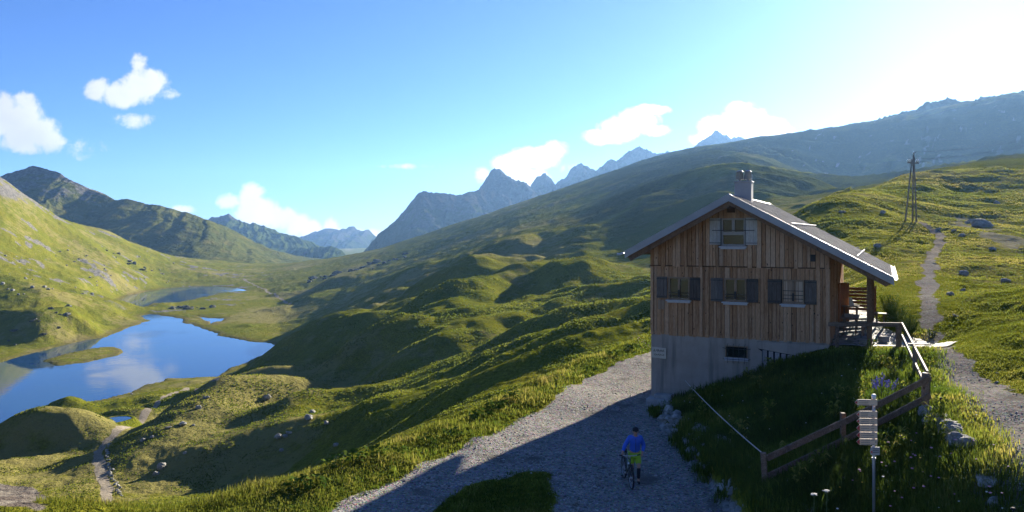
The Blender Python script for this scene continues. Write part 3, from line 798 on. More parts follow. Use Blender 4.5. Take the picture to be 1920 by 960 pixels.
M['metal'] = plain('grey roof sheet', (.22, .225, .24), .75, .14, 1.5)
M['flash'] = plain('grey flashing', (.33, .33, .335), .45, .08, 2, .15)
M['chim'] = plain('chimney sheeting', (.30, .30, .31), .55, .06, 3)
M['cowl'] = plain('bright steel', (.24, .26, .30), .35, .08, 5, .5)
M['iron'] = plain('black iron', (.025, .025, .028), .5, .2, 8, .3)
M['white'] = plain('white paint', (.78, .77, .74), .6, .06, 8)
M['concrete'] = plain('concrete', (.33, .32, .30), .9, .2, 3, 0, .4)
M['board_pale'] = wood_mat('greyed pale board', [(.25, (.30, .28, .26)), (.5, (.44, .42, .40)), (.8, (.55, .53, .50))], (9, 9, .8), .8)
M['dark'] = plain('dark void', (.012, .012, .013), .9, .1)
def plaster():
    T = NT('grey lime plaster'); p = T.coord()
    n = T.noise(p, .8, 7, .65); f = T.noise(p, 26, 3, .6)
    col = T.ramp(n, [(.3, (.28, .238, .195)), (.5, (.345, .295, .242)), (.7, (.40, .345, .285))])
    # damp rising from the ground and streaks below the boards
    st = T.noise(T.coord((3, 3, .25)), 1.0, 5, .6)
    col = T.mix(T.mr(st, .46, .72, 0, .85), col, (.17, .155, .13))
    return T.done(col, .92, T.bump(T.math('ADD', T.math('MULTIPLY', f, .4), n), .45, .02), Specular_IOR_Level=.1)
M['plaster'] = plaster()
def glass():
    T = NT('window glass'); p = T.coord()
    n = T.noise(p, .9, 2)
    return T.done((.012, .016, .018), .04, T.bump(n, .06, .05), IOR=1.52, Specular_IOR_Level=.8)
M['glass'] = glass()
def curtain():
    T = NT('drawn curtain behind glass'); p = T.coord((14, 1, .3))
    n = T.noise(p, 1.5, 4)
    return T.done(T.mix(T.mr(n, .35, .65), (.30, .18, .10), (.62, .47, .32)), .8)
M['curtain'] = curtain()

hut = empty('wooden_hut', HO, -HB)
tag(hut, 'hut of weathered vertical larch boards on a grey plastered base under a low gable roof', 'house')
RU, RZ = 3.70, 9.66                    # ridge
LU, LZ = -1.02, 7.10                   # left eave
GU, GZ = 10.29, 6.13                   # right eave, carried on over the porch
DEEP = 12.6
def roof_z(u):
    return RZ - (RU - u) * (RZ - LZ) / (RU - LU) if u < RU else RZ - (u - RU) * (RZ - GZ) / (GU - RU)

OPEN = [(.85, 1.84, 4.89, 5.92), (3.39, 4.37, 4.89, 5.92), (5.88, 6.79, 4.89, 5.92), (3.27, 4.31, 7.38, 8.62)]

def planks(name, mat, spans, axis='u', plane=0.0, out=-1, seed=1):
    """vertical boards; spans = list of (start, end, zlow function, zhigh function, proud)"""
    rr = random.Random(seed)
    m = MB(); tones = []
    for (a, b, zlo, zhi, proud, wmin, wmax) in spans:
        x = a
        while x < b - .01:
            w = min(rr.uniform(wmin, wmax), b - x)
            if b - x - w < .06: w = b - x
            x0, x1 = x + .009, x + w - .009
            d = proud + rr.choice((0, .0, .025, .045))
            lo = zlo(x) + rr.uniform(-.03, .03)
            segs = [(lo, None)]
            if axis == 'u':
                for (o0, o1, oz0, oz1) in OPEN:
                    if x1 > o0 + .02 and x0 < o1 - .02:
                        ns = []
                        for (s0, s1) in segs:
                            top = s1 if s1 is not None else zhi(x)
                            if oz0 < top and oz1 > s0:
                                if oz0 - s0 > .03: ns.append((s0, oz0))
                                if s1 is None and zhi(x) - oz1 > .03: ns.append((oz1, None))
                                elif s1 is not None and s1 - oz1 > .03: ns.append((oz1, s1))
                            else: ns.append((s0, s1))
                        segs = ns
            tn = rr.random() ** 1.2
            for (s0, s1) in segs:
                h0 = zhi(x0) if s1 is None else s1; h1 = zhi(x1) if s1 is None else s1
                if axis == 'u':
                    ol = [(x0, plane + out * d, s0), (x1, plane + out * d, s0), (x1, plane + out * d, h1), (x0, plane + out * d, h0)]
                    m.prism(ol, (0, -out * (d + .03), 0))
                else:
                    ol = [(plane + out * d, x0, s0), (plane + out * d, x1, s0), (plane + out * d, x1, h1), (plane + out * d, x0, h0)]
                    m.prism(ol, (-out * (d + .03), 0, 0))
                tones += [tn] * 8
            x += w
    o = m.build(name, mat, hut)
    a = o.data.attributes.new('tone', 'FLOAT', 'POINT'); a.data.foreach_set('value', np.array(tones, np.float32))
    return o

def solid(name, mat, parent, fn, bevel=0.0, sm=False, tone=None):
    m = MB(); fn(m); o = m.build(name, mat, parent, bevel, sm)
    t = random.random() if tone is None else tone
    a = o.data.attributes.new('tone', 'FLOAT', 'POINT'); a.data.foreach_set('value', np.full(len(o.data.vertices), t, np.float32))
    return o

def build_hut():
    W = 7.8
    base = solid('plastered_base', M['plaster'], hut, lambda m: m.box((W / 2, DEEP / 2 + .02, 1.225), (W - .04, DEEP, 4.15)))
    def core(m):
        m.prism([(.06, .1, 3.302), (W - .06, .1, 3.302), (W - .06, .1, roof_z(W - .06) - .12), (RU, .1, RZ - .14), (.06, .1, roof_z(.06) - .12)], (0, DEEP - .2, 0))
    solid('wall', M['dark'], hut, core)
    up = lambda x: roof_z(x) - .10
    planks('board_cladding', M['larch'], [(.0, W, lambda x: 3.22, lambda x: 6.46, .0, .13, .22)], seed=4)
    planks('board_cladding', M['larch'], [(.0, W, lambda x: 6.40, up, .05, .13, .22)], seed=9)
    planks('board_cladding', M['larch'], [(.1, DEEP, lambda x: 3.2, lambda x: 7.1, .0, .14, .24)], 'v', W, 1, 12)
    planks('board_cladding', M['larch'], [(.1, DEEP, lambda x: 3.2, lambda x: 7.4, .0, .14, .24)], 'v', 0, -1, 14)
    for u in (.07, 2.36, 7.35, W - .05):
        solid('corner_board', M['larch'], hut, lambda m: m.box((u, -.045, 4.83), (.13 if u < 7 else .16, .05, 3.2)), .006, tone=.75)
    solid('drip_board', M['beam'], hut, lambda m: m.box((W / 2, -.035, 6.44), (W + .06, .10, .05)), .006, tone=.1)
    # roof: two sheets with standing seams
    t = .16
    def slab(m, e, ez):
        m.prism([(RU, -.68, RZ - .02), (e, -.68, ez - .02), (e, -.68, ez - .02 - t), (RU, -.68, RZ - .02 - t)], (0, DEEP + 1.36, 0))
    roof = solid('roof', M['metal'], hut, lambda m: (slab(m, LU, LZ), slab(m, GU, GZ)))
    def seams(m):
        for k in range(24):
            v = -.4 + k * .57
            m.bar((RU - .05, v, RZ + .008), (LU + .05, v, LZ + .01), .03, .035)
            m.bar((RU + .05, v, RZ + .008), (GU - .05, v, GZ + .01), .03, .035)
    solid('standing_seam', M['metal'], roof, seams)
    def ridgecap(m):
        m.prism([(RU - .22, -.70, roof_z(RU - .22) + .015), (RU, -.70, RZ + .05), (RU + .22, -.70, roof_z(RU + .22) + .015), (RU, -.70, RZ + .0)], (0, DEEP + 1.4, 0))
    solid('ridge_cap', M['flash'], roof, ridgecap)
    def snow(m):
        for u in (6.3, 8.9):
            z = roof_z(u) + .12
            m.tube([(u, -.5, z), (u, DEEP + .5, z)], .025, 6)
            for k in range(12): m.box((u, -.3 + k * 1.12, z - .07), (.04, .04, .18))
    solid('snow_guard', M['flash'], roof, snow)
    # verge flashing in sheet metal with a timber barge board under it
    def verge(m, y, h, off, th):
        for (e, ez) in ((LU, LZ), (GU, GZ)):
            m.prism([(RU, y, RZ + .03 - off), (e, y, ez + .03 - off), (e, y, ez + .03 - off - h), (RU, y, RZ + .03 - off - h)], (0, th, 0))
    solid('verge_flashing', M['flash'], roof, lambda m: verge(m, -.745, .33, 0, .06))
    def barge(m):
        m.prism([(RU, -.66, RZ - .32), (LU + .1, -.66, LZ - .25), (LU + .25, -.66, LZ - .44), (RU, -.66, RZ - .54)], (0, .06, 0))
        m.prism([(RU, -.66, RZ - .32), (GU - .1, -.66, GZ - .25), (GU - .3, -.66, GZ - .36), (RU, -.66, RZ - .47)], (0, .06, 0))
    solid('barge_board', M['beam'], roof, barge, tone=.9)
    def soffit(m):
        for (e, ez) in ((LU + .05, LZ), (GU - .05, GZ)):
            m.prism([(RU, -.59, RZ - .185), (e, -.59, ez - .185), (e, -.59, ez - .215), (RU, -.59, RZ - .215)], (0, DEEP + 1.15, 0))
    solid('soffit', M['beam'], roof, soffit, tone=.4)
    for u in (.05, RU, W - .1):
        z = roof_z(u) - .36
        solid('purlin_end', M['beam'], hut, lambda m: m.box((u, -.2, z), (.2, .75, .26)), .01, tone=.0)
    solid('ridge_block', M['beam'], hut, lambda m: m.box((RU, -.10, RZ - .64), (.34, .12, .30)), .01, tone=.0)
    def gutter(m, u, z):
        prof = [(u + .07 * math.cos(a), z + .07 * math.sin(a)) for a in np.linspace(math.pi, 2 * math.pi, 7)] + [(u + .055 * math.cos(a), z + .055 * math.sin(a)) for a in np.linspace(2 * math.pi, math.pi, 7)]
        m.prism([(a, -.72, b) for a, b in prof], (0, DEEP + 1.4, 0))
    solid('gutter', M['sill'], roof, lambda m: gutter(m, GU + .08, GZ - .04))
    solid('gutter', M['sill'], roof, lambda m: (gutter(m, LU - .08, LZ - .05), m.tube([(LU - .08, -.72, LZ - .08), (LU - .25, -.8, LZ - .14), (LU - .36, -.82, LZ - .13)], .05, 8)))
    # chimney with two cowls
    ch = solid('chimney', M['chim'], roof, lambda m: (m.box((3.78, 3.0, 9.85), (.78, .62, 1.1)), m.box((3.78, 3.0, 10.41), (.86, .70, .06))), .008)
    for du in (-.2, .2):
        c = (3.78 + du, 3.0, 10.44)
        solid('chimney_cowl', M['cowl'], ch, lambda m: (m.lathe(c, [(.07, 0), (.07, .12)], 12), m.lathe((c[0], c[1], c[2] + .10), [(.187, 0), (.195, .02), (.15, .33), (.165, .35), (.17, .38), (.10, .43), (.02, .44)], 18)), 0, True)
    solid('lightning_rod', M['sill'], ch, lambda m: m.tube([(4.2, 2.72, 10.0), (4.2, 2.72, 10.75)], .012, 5))
    # ---- windows
    def window(o, mat, kind, curtain=False):
        u0, u1, z0, z1 = o
        f = solid('window', mat, hut, lambda m: [m.box(((u0 + u1) / 2, .0, z1 - .035), (u1 - u0, .10, .07)), m.box(((u0 + u1) / 2, .0, z0 + .035), (u1 - u0, .10, .07)),
                  m.box((u0 + .035, .0, (z0 + z1) / 2), (.07, .098, z1 - z0 - .14)), m.box((u1 - .035, .0, (z0 + z1) / 2), (.07, .098, z1 - z0 - .14))], .006, tone=.5)
        if kind == 'casement':
            um = (u0 + u1) / 2
            solid('mullion', mat, f, lambda m: m.box((um, -.005, (z0 + z1) / 2), (.10, .085, z1 - z0 - .142)), .005, tone=.6)
            for a, b in ((u0 + .07, um - .05), (um + .05, u1 - .07)):
                solid('pane', M['curtain'] if curtain else M['glass'], f, lambda m: m.box(((a + b) / 2, .04, (z0 + z1) / 2), (b - a, .012, z1 - z0 - .14)))
            def bars(m):
                for zz in (z0 + .20, z0 + .36, z0 + .55) if curtain else (z0 + .16, z0 + .30): m.box((um, -.075, zz), (u1 - u0 - .06, .02, .028))
                m.box((um, -.075, z0 + .28), (.09, .02, .34))
            solid('window_guard', M['iron'], f, bars)
        elif kind == 'gable':
            zm = z0 + .56; um = (u0 + u1) / 2
            solid('transom', mat, f, lambda m: (m.box((um, -.01, zm), (u1 - u0 - .142, .10, .16)), m.box((um, -.008, (zm + .08 + z1 - .07) / 2), (.12, .09, z1 - .07 - zm - .08))), .005, tone=.3)
            for a, b, c, d in ((u0 + .07, um - .06, zm + .08, z1 - .07), (um + .06, u1 - .07, zm + .08, z1 - .07), (u0 + .07, u1 - .07, z0 + .07, zm - .08)):
                solid('pane', M['glass'], f, lambda m: m.box(((a + b) / 2, .04, (c + d) / 2), (b - a, .012, d - c)))
            solid('bar', M['iron'], f, lambda m: m.box((um, -.10, zm + .13), (1.85, .025, .035)))
        solid('sill', M['sill'], f, lambda m: (m.box(((u0 + u1) / 2 - .01, -.09, z0 - .05), (u1 - u0 + .16, .24, .05)), m.box(((u0 + u1) / 2, -.07, z0 - .115), (u1 - u0 + .06, .14, .07))), .006)
        return f
    def shutter(u0, u1, z0, z1, mat, name='shutter', tilt=0.0, seed=0):
        rr = random.Random(seed)
        def fn(m):
            n = 3
            for k in range(n):
                a = u0 + (u1 - u0) * k / n; b = u0 + (u1 - u0) * (k + 1) / n
                m.box(((a + b) / 2, -.085 - (.004 if k == 1 else 0), (z0 + z1) / 2), (b - a - .006, .03, z1 - z0 - rr.uniform(0, .02)))
            for zz in (z0 + .09, z1 - .10): m.box(((u0 + u1) / 2, -.115, zz), (u1 - u0 - .02, .025, .10))
        s = solid('shutter', mat, hut, fn, .004, tone=rr.random())
        for zz in (z0 + .09, z1 - .10):
            solid('strap_hinge', M['iron'], s, lambda m: m.box(((u0 + u1) / 2, -.134, zz), (u1 - u0, .012, .03)))
        return s
    for i, o in enumerate(OPEN[:3]): window(o, M['frame'], 'casement', i == 2)
    window(OPEN[3], M['pale_frame'], 'gable')
    z0, z1 = 4.86, 5.93
    for k, (a, b) in enumerate([(.31, .80), (1.87, 2.33), (2.80, 3.34), (4.40, 4.88), (5.27, 5.85), (6.82, 7.30)]):
        shutter(a, b, z0 + (.06 if k == 0 else 0), z1, M['dark_shutter'], seed=k)
    shutter(2.75, 3.24, 7.42, 8.64, M['pale_shutter'], seed=21); shutter(4.34, 4.84, 7.42, 8.64, M['pale_shutter'], seed=22)
    for k in range(2):
        solid('replaced_board', M['frame'], hut, lambda m: m.box((.44 + k * .15, -.055, 4.62), (.135, .03, .42)), .004, tone=.95)
    # cellar window with its wire guard
    u0, u1, z0, z1 = 3.43, 4.42, 2.36, 2.90
    f = solid('cellar_window', M['frame'], hut, lambda m: [m.box(((u0 + u1) / 2, -.005, z1 - .025), (u1 - u0, .07, .05)), m.box((u0 + .025, -.005, (z0 + z1) / 2 - .025), (.05, .068, z1 - z0 - .05)), m.box((u1 - .025, -.005, (z0 + z1) / 2 - .025), (.05, .068, z1 - z0 - .05))], .004, tone=.4)
    solid('pane', M['glass'], f, lambda m: m.box(((u0 + u1) / 2, .0, (z0 + z1) / 2), (u1 - u0 - .1, .05, z1 - z0 - .06)))
    solid('sill', M['sill'], f, lambda m: (m.box(((u0 + u1) / 2, -.06, z0 - .03), (u1 - u0 + .04, .15, .045)), m.box(((u0 + u1) / 2, -.045, z0 - .11), (u1 - u0 + .02, .11, .045))), .005)
    def guard(m):
        for k in range(4):
            u = u0 + .12 + k * (u1 - u0 - .24) / 3
            m.tube([(u, .03, z1 + .08), (u, -.14, z1 + .04), (u, -.16, z0 - .22), (u, .03, z0 - .26)], .011, 5)
        for zz in (z1 - .12, z0 - .05): m.tube([(u0 - .12, .03, zz), (u0 + .02, -.155, zz), (u1 - .02, -.155, zz), (u1 + .12, .03, zz)], .011, 5)
    solid('window_guard', M['iron'], f, guard)
    # boarded opening beside it: void, lintel and six upright boards
    def void(m):
        m.prism([(4.86, -.002, 2.83), (5.06, -.002, 2.88), (6.62, -.002, 2.60), (6.62, -.002, 2.2), (5.02, -.002, 1.2), (5.02, -.002, 2.72)], (0, .06, 0))
    vo = solid('boarded_opening', M['dark'], hut, void)
    solid('lintel', M['plaster'], vo, lambda m: m.prism([(4.82, -.10, 2.86), (6.75, -.10, 2.60), (7.75, -.10, 2.46), (7.75, -.10, 3.16), (4.82, -.10, 3.16)], (0, .12, 0)))
    for k in range(6):
        u = 5.15 + k * .262; top = 2.86 - (u - 4.82) * .135 - .03
        solid('board', M['board_pale'], vo, lambda m: m.box((u, -.045, (top + .6) / 2), (.185, .04, top - .6)), .004)
    # porch
    pp = solid('porch_post', M['beam'], hut, lambda m: m.box((9.36, .3, 4.85), (.21, .21, 3.6)), .012, tone=.8)
    solid('porch_post', M['beam'], hut, lambda m: m.box((9.36, 6.9, 5.0), (.21, .21, 3.2)), .012, tone=.7)
    solid('porch_beam', M['beam'], hut, lambda m: m.box((9.36, DEEP / 2, roof_z(9.36) - .36), (.2, DEEP + .6, .24)), .01, tone=.3)
    dz = 3.45
    solid('porch_door', M['door'], hut, lambda m: (m.box((7.90, 6.2, dz + 1.0), (.06, .95, 2.0)), m.box((8.13, 6.70, dz + 1.0), (.40, .05, 2.0))), .006, tone=.7)
    solid('wall_lamp', M['iron'], hut, lambda m: (m.box((7.15, -.12, 6.86), (.18, .14, .26)), m.box((7.15, -.12, 7.01), (.24, .2, .03))), .01)
    # plaque
    pl = solid('plaque', plain('cream board', (.52, .46, .36), .6, .12, 5), hut, lambda m: m.prism([(.06, -.035, 2.64), (.74, -.035, 2.60), (.74, -.035, 2.10), (.06, -.035, 2.14)], (0, .03, 0)))
    def scrawl(m):
        rr = random.Random(3)
        for k in range(9):
            x = .16 + k * .058
            m.bar((x, -.040, 2.42 + rr.uniform(-.02, .02)), (x + rr.uniform(-.02, .03), -.040, 2.52 + rr.uniform(-.02, .03)), .018, .006, (0, 1, 0))
            m.bar((x - .01, -.0405, 2.46 + rr.uniform(-.03, .03)), (x + .035, -.0405, 2.46 + rr.uniform(-.04, .04)), .014, .006, (0, 1, 0))
    solid('lettering', M['iron'], pl, scrawl)
    text('lettering', 'GARAGE', (.42, -.038, 2.24), .125, M['iron'], pl)

def text(name, body, loc, size, mat, parent, rot=(R(90), 0, 0)):
    cu = bpy.data.curves.new(name, 'FONT'); cu.body = body; cu.size = size; cu.align_x = 'CENTER'; cu.extrude = .002; cu.materials.append(mat)
    t = bpy.data.objects.new(name, cu); C.objects.link(t); bpy.context.view_layer.update()
    me = bpy.data.meshes.new_from_object(t); bpy.data.objects.remove(t); bpy.data.curves.remove(cu)
    o = bpy.data.objects.new(name, me); C.objects.link(o); o.location = loc; o.rotation_euler = rot; o.parent = parent
    return o
build_hut()
# ------------------------------------------------------------------ terrace, fences, signpost, pole
def hut_pt(u, v, z):
    p = HO + HA * u + HD * v
    return Vector((p.x, p.y, z))

def stone_mat():
    T = NT('pale flagstones'); p = T.pos()
    q = T.n('ShaderNodeVectorMath'); q.operation = 'MULTIPLY'; T.l(p, q.inputs[0]); q.inputs[1].default_value = (1, 1, 0)
    d = T.voro(q.outputs[0], 1.7, 'DISTANCE_TO_EDGE'); c = T.voro(q.outputs[0], 1.7, 'F1', 'Color')
    n = T.noise(p, 5, 5, .65)
    st = T.mix(.3, T.mix(T.mr(n, .3, .7), (.15, .145, .135), (.25, .24, .22)), T.mix(1.0, (.30, .29, .27), c, 'MULTIPLY'))
    col = T.mix(T.mr(d, .03, .07), (.06, .07, .03), st)
    return T.done(col, .8, T.bump(T.math('ADD', T.mr(d, .0, .09), T.math('MULTIPLY', n, .5)), .8, .04))
TERRACE = [(13.75, 34.35), (16.2, 33.2), (17.6, 32.9), (18.8, 33.9), (18.5, 35.6), (17.8, 37.2), (17.8, 38.4), (18.8, 42.5), (19.8, 46.5), (18.7, 46.3)]
def build_terrace():
    poly = TERRACE
    step = .16
    xs = np.arange(13.3, 22.2, step); ys = np.arange(32.8, 47, step)
    gx, gy = np.meshgrid(xs, ys)
    z = height(gx, gy, False) + .05 + .02 * fbm(gx / .6, gy / .6, 2, 5)
    cx, cy = gx[:-1, :-1] + step / 2, gy[:-1, :-1] + step / 2
    ins = poly_dist(cx.ravel(), cy.ravel(), poly) + .35 * fbm(cx.ravel() / .8, cy.ravel() / .8, 2, 6) < 0
    k = np.arange(gx.size).reshape(gx.shape)
    q = np.stack([k[:-1, :-1], k[:-1, 1:], k[1:, 1:], k[1:, :-1]], -1).reshape(-1, 4)[ins]
    used, inv = np.unique(q, return_inverse=True)
    V = np.stack([gx.ravel(), gy.ravel(), z.ravel()], 1)[used]
    o = mesh_obj('stone_terrace', V, inv.reshape(-1, 4), stone_mat(), smooth_shade=True)
    tag(o, kind='structure')
build_terrace()

def beam_part(name, a, b, w, h, parent, mat, tone=.5, bevel=.008, inv=None):
    m = MB(); m.bar(a, b, w, h); o = m.build(name, mat, parent, bevel)
    t = o.data.attributes.new('tone', 'FLOAT', 'POINT'); t.data.foreach_set('value', np.full(len(o.data.vertices), tone, np.float32))
    return o
def post(x, y, top, w, parent, o0, lean=(0, 0), tone=.6, mat=None):
    z = ground_z(x, y)
    return beam_part('post', Vector((x, y, z - .3)) - o0, Vector((x + lean[0], y + lean[1], top)) - o0, w, w, parent, mat or M['rail'], tone, .015)

def build_fences():
    A = Vector((6.85, 21.6, 0)); B = Vector((9.15, 22.0, 0)); Cc = Vector((11.62, 22.5, 0)); Dm = Vector((13.75, 27.3, 0)); D = Vector((16.12, 33.35, 0))
    tA, tB, tC, tM, tD = 2.04, 3.0, 4.04, 4.1, 4.16
    # garden fence: from the wall corner up to the path
    o0 = A.copy(); o0.z = ground_z(A.x, A.y)
    f = empty('garden_fence', o0)
    tag(f, 'two rail timber fence climbing from the stone wall corner behind the yellow signpost', 'fence')
    post(A.x, A.y, tA, .15, f, o0, (-.06, .02)); post(B.x, B.y + .12, tB, .13, f, o0, tone=.3); post(Cc.x, Cc.y, tC, .17, f, o0, (.02, .02), .7)
    yo = Vector((0, -.1, 0))
    for dz in (-.12, -.62):
        beam_part('rail', A + yo + Vector((0, 0, tA + dz)) - o0, B + yo + Vector((.06, 0, tB + dz - .02)) - o0, .05, .17, f, M['rail'], .45)
        beam_part('rail', B + yo + Vector((-.0, -.05, tB + dz - .03)) - o0, Cc + yo + Vector((.1, 0, tC + dz)) - o0, .05, .17, f, M['rail'], .3)
    # terrace railing going up along the path
    o0 = Cc.copy(); o0.z = ground_z(Cc.x, Cc.y)
    f = empty('path_railing', o0)
    tag(f, 'timber railing with two rails running along the stony path up to the terrace corner', 'railing')
    post(Dm.x, Dm.y, tM, .13, f, o0, tone=.5); post(D.x, D.y, tD, .18, f, o0, tone=.3)
    for dz in (-.02, -.52):
        a = Cc + Vector((.12, .1, tC + dz)); b = D + Vector((.1, -.08, tD + dz + .05))
        mid = (a + b) / 2
        beam_part('rail', a - o0, mid - o0, .06, .12, f, M['rail'], .65); beam_part('rail', mid - o0, b - o0, .06, .12, f, M['rail'], .5)
    beam_part('shelf', Vector((13.45, 27.2, 4.2)) - o0, Vector((14.1, 27.1, 4.2)) - o0, .16, .03, f, M['rail'], .7)
    # front rail of the porch
    o0 = Vector((D.x, D.y, ground_z(D.x, D.y)))
    f = empty('porch_railing', o0)
    tag(f, 'single horizontal timber rail between hut corner and terrace corner post', 'railing')
    beam_part('rail', hut_pt(7.75, -.06, 4.06) - o0, Vector((D.x + .12, D.y - .02, 4.14)) - o0, .09, .17, f, M['rail'], .25)
    beam_part('post', hut_pt(8.1, .02, 3.0) - o0, hut_pt(8.1, .02, 3.98) - o0, .12, .12, f, M['rail'], .3)
    # slatted screen at the back of the porch
    o0 = hut_pt(7.9, 8.6, 3.9)
    s = empty('slatted_screen', o0)
    tag(s, 'red brown screen of horizontal slats closing the back of the porch', 'screen')
    for k in range(7):
        z = 4.0 + k * .175
        beam_part('slat', hut_pt(7.92, 8.6, z) - o0, hut_pt(9.55, 8.6, z) - o0, .03, .14, s, M['slat'], .2 + .1 * k)
    for u in (8.0, 9.5): beam_part('post', hut_pt(u, 8.66, 3.6) - o0, hut_pt(u, 8.66, 5.2) - o0, .08, .08, s, M['slat'], .3)
build_fences()

def table_set():
    def table(u, v, L, Wd, h, label, name='wooden_table', cat='table', turn=0, mat=M['rail'], n=4):
        p = hut_pt(u, v, 0); p.z = ground_z(p.x, p.y) + .06
        t = empty(name, p, -HB + R(turn))
        tag(t, label, cat)
        def top(m):
            for k in range(n): m.box((0, -Wd / 2 + (k + .5) * Wd / n, h), (L, Wd / n - .012, .045))
        m = MB(); top(m); o = m.build('table_top' if cat == 'table' else 'seat', mat, t, .004)
        a = o.data.attributes.new('tone', 'FLOAT', 'POINT'); a.data.foreach_set('value', np.full(len(o.data.vertices), .8, np.float32))
        for sx in (-1, 1):
            for sy in (-1, 1):
                beam_part('leg', (sx * (L / 2 - .12), sy * (Wd / 2 - .06), 0), (sx * (L / 2 - .12), sy * (Wd / 2 - .06), h - .02), .07, .07, t, mat, .4)
        return t, p
    table(8.5, 3.6, .75, 1.9, .76, 'pale wooden table standing against the hut wall on the terrace')
    table(9.05, 3.4, .3, 1.8, .45, 'low plank bench in front of the pale terrace table', 'wooden_bench', 'bench', n=2)
    table(8.4, 6.8, .8, 1.2, .74, 'small wooden table nearest to the slatted screen')
    table(9.75, 5.4, .55, .55, .62, 'small square side table beyond the porch post', n=3)
    p = hut_pt(9.9, 2.0, 0); p.z = ground_z(p.x, p.y) + .05
    m = MB(); m.box((0, 0, .14), (.42, .3, .28)); o = m.build('stone_block', ROCKM, None, .04)
    o.location = p; o.rotation_euler = (0, 0, .3); tag(o, 'squared grey stone block on the flagstones by the porch post', 'stone')
    # basket and napkin holder on the table
    p = hut_pt(8.45, 3.0, 0); z = ground_z(*hut_pt(8.5, 3.6, 0)[:2]) + .06 + .785
    m = MB()
    for k in range(4):
        m.box((0, -.12, .03 + k * .035), (.36, .012, .022)); m.box((0, .12, .03 + k * .035), (.36, .012, .022)); m.box((-.18, 0, .03 + k * .035), (.012, .24, .022)); m.box((.18, 0, .03 + k * .035), (.012, .24, .022))
    m.box((0, 0, .006), (.36, .24, .012))
    o = m.build('basket', M['pale_shutter']); o.location = (p.x, p.y, z); o.rotation_euler = (0, 0, -HB); tag(o, 'pale slatted basket on the table against the hut wall', 'basket')
    p = hut_pt(8.45, 6.5, 0); z = ground_z(*hut_pt(8.4, 6.8, 0)[:2]) + .06 + .765
    m = MB(); m.prism([(-.12, 0, 0), (.12, 0, 0), (.0, 0, .42), (-.12, 0, .42)], (0, .01, 0)); m.prism([(-.12, .0105, 0), (.12, .0105, 0), (.12, .16, 0), (-.12, .16, 0)], (0, 0, .008))
    o = m.build('menu_card', M['white']); o.location = (p.x, p.y, z); o.rotation_euler = (0, 0, -HB); tag(o, 'white upright card on the table by the screen', 'card')

def rock_material():
    T = NT('grey stone with lichen'); p = T.coord()
    n = T.noise(p, 2.2, 7, .7); l = T.noise(p, 5, 4, .6)
    col = T.ramp(n, [(.28, (.09, .088, .08)), (.5, (.25, .245, .225)), (.74, (.45, .44, .41))])
    col = T.mix(T.mr(l, .58, .68), col, (.17, .165, .08))
    return T.done(col, .9, T.bump(n, .8, .08), Specular_IOR_Level=.15)
ROCKM = rock_material()
table_set()

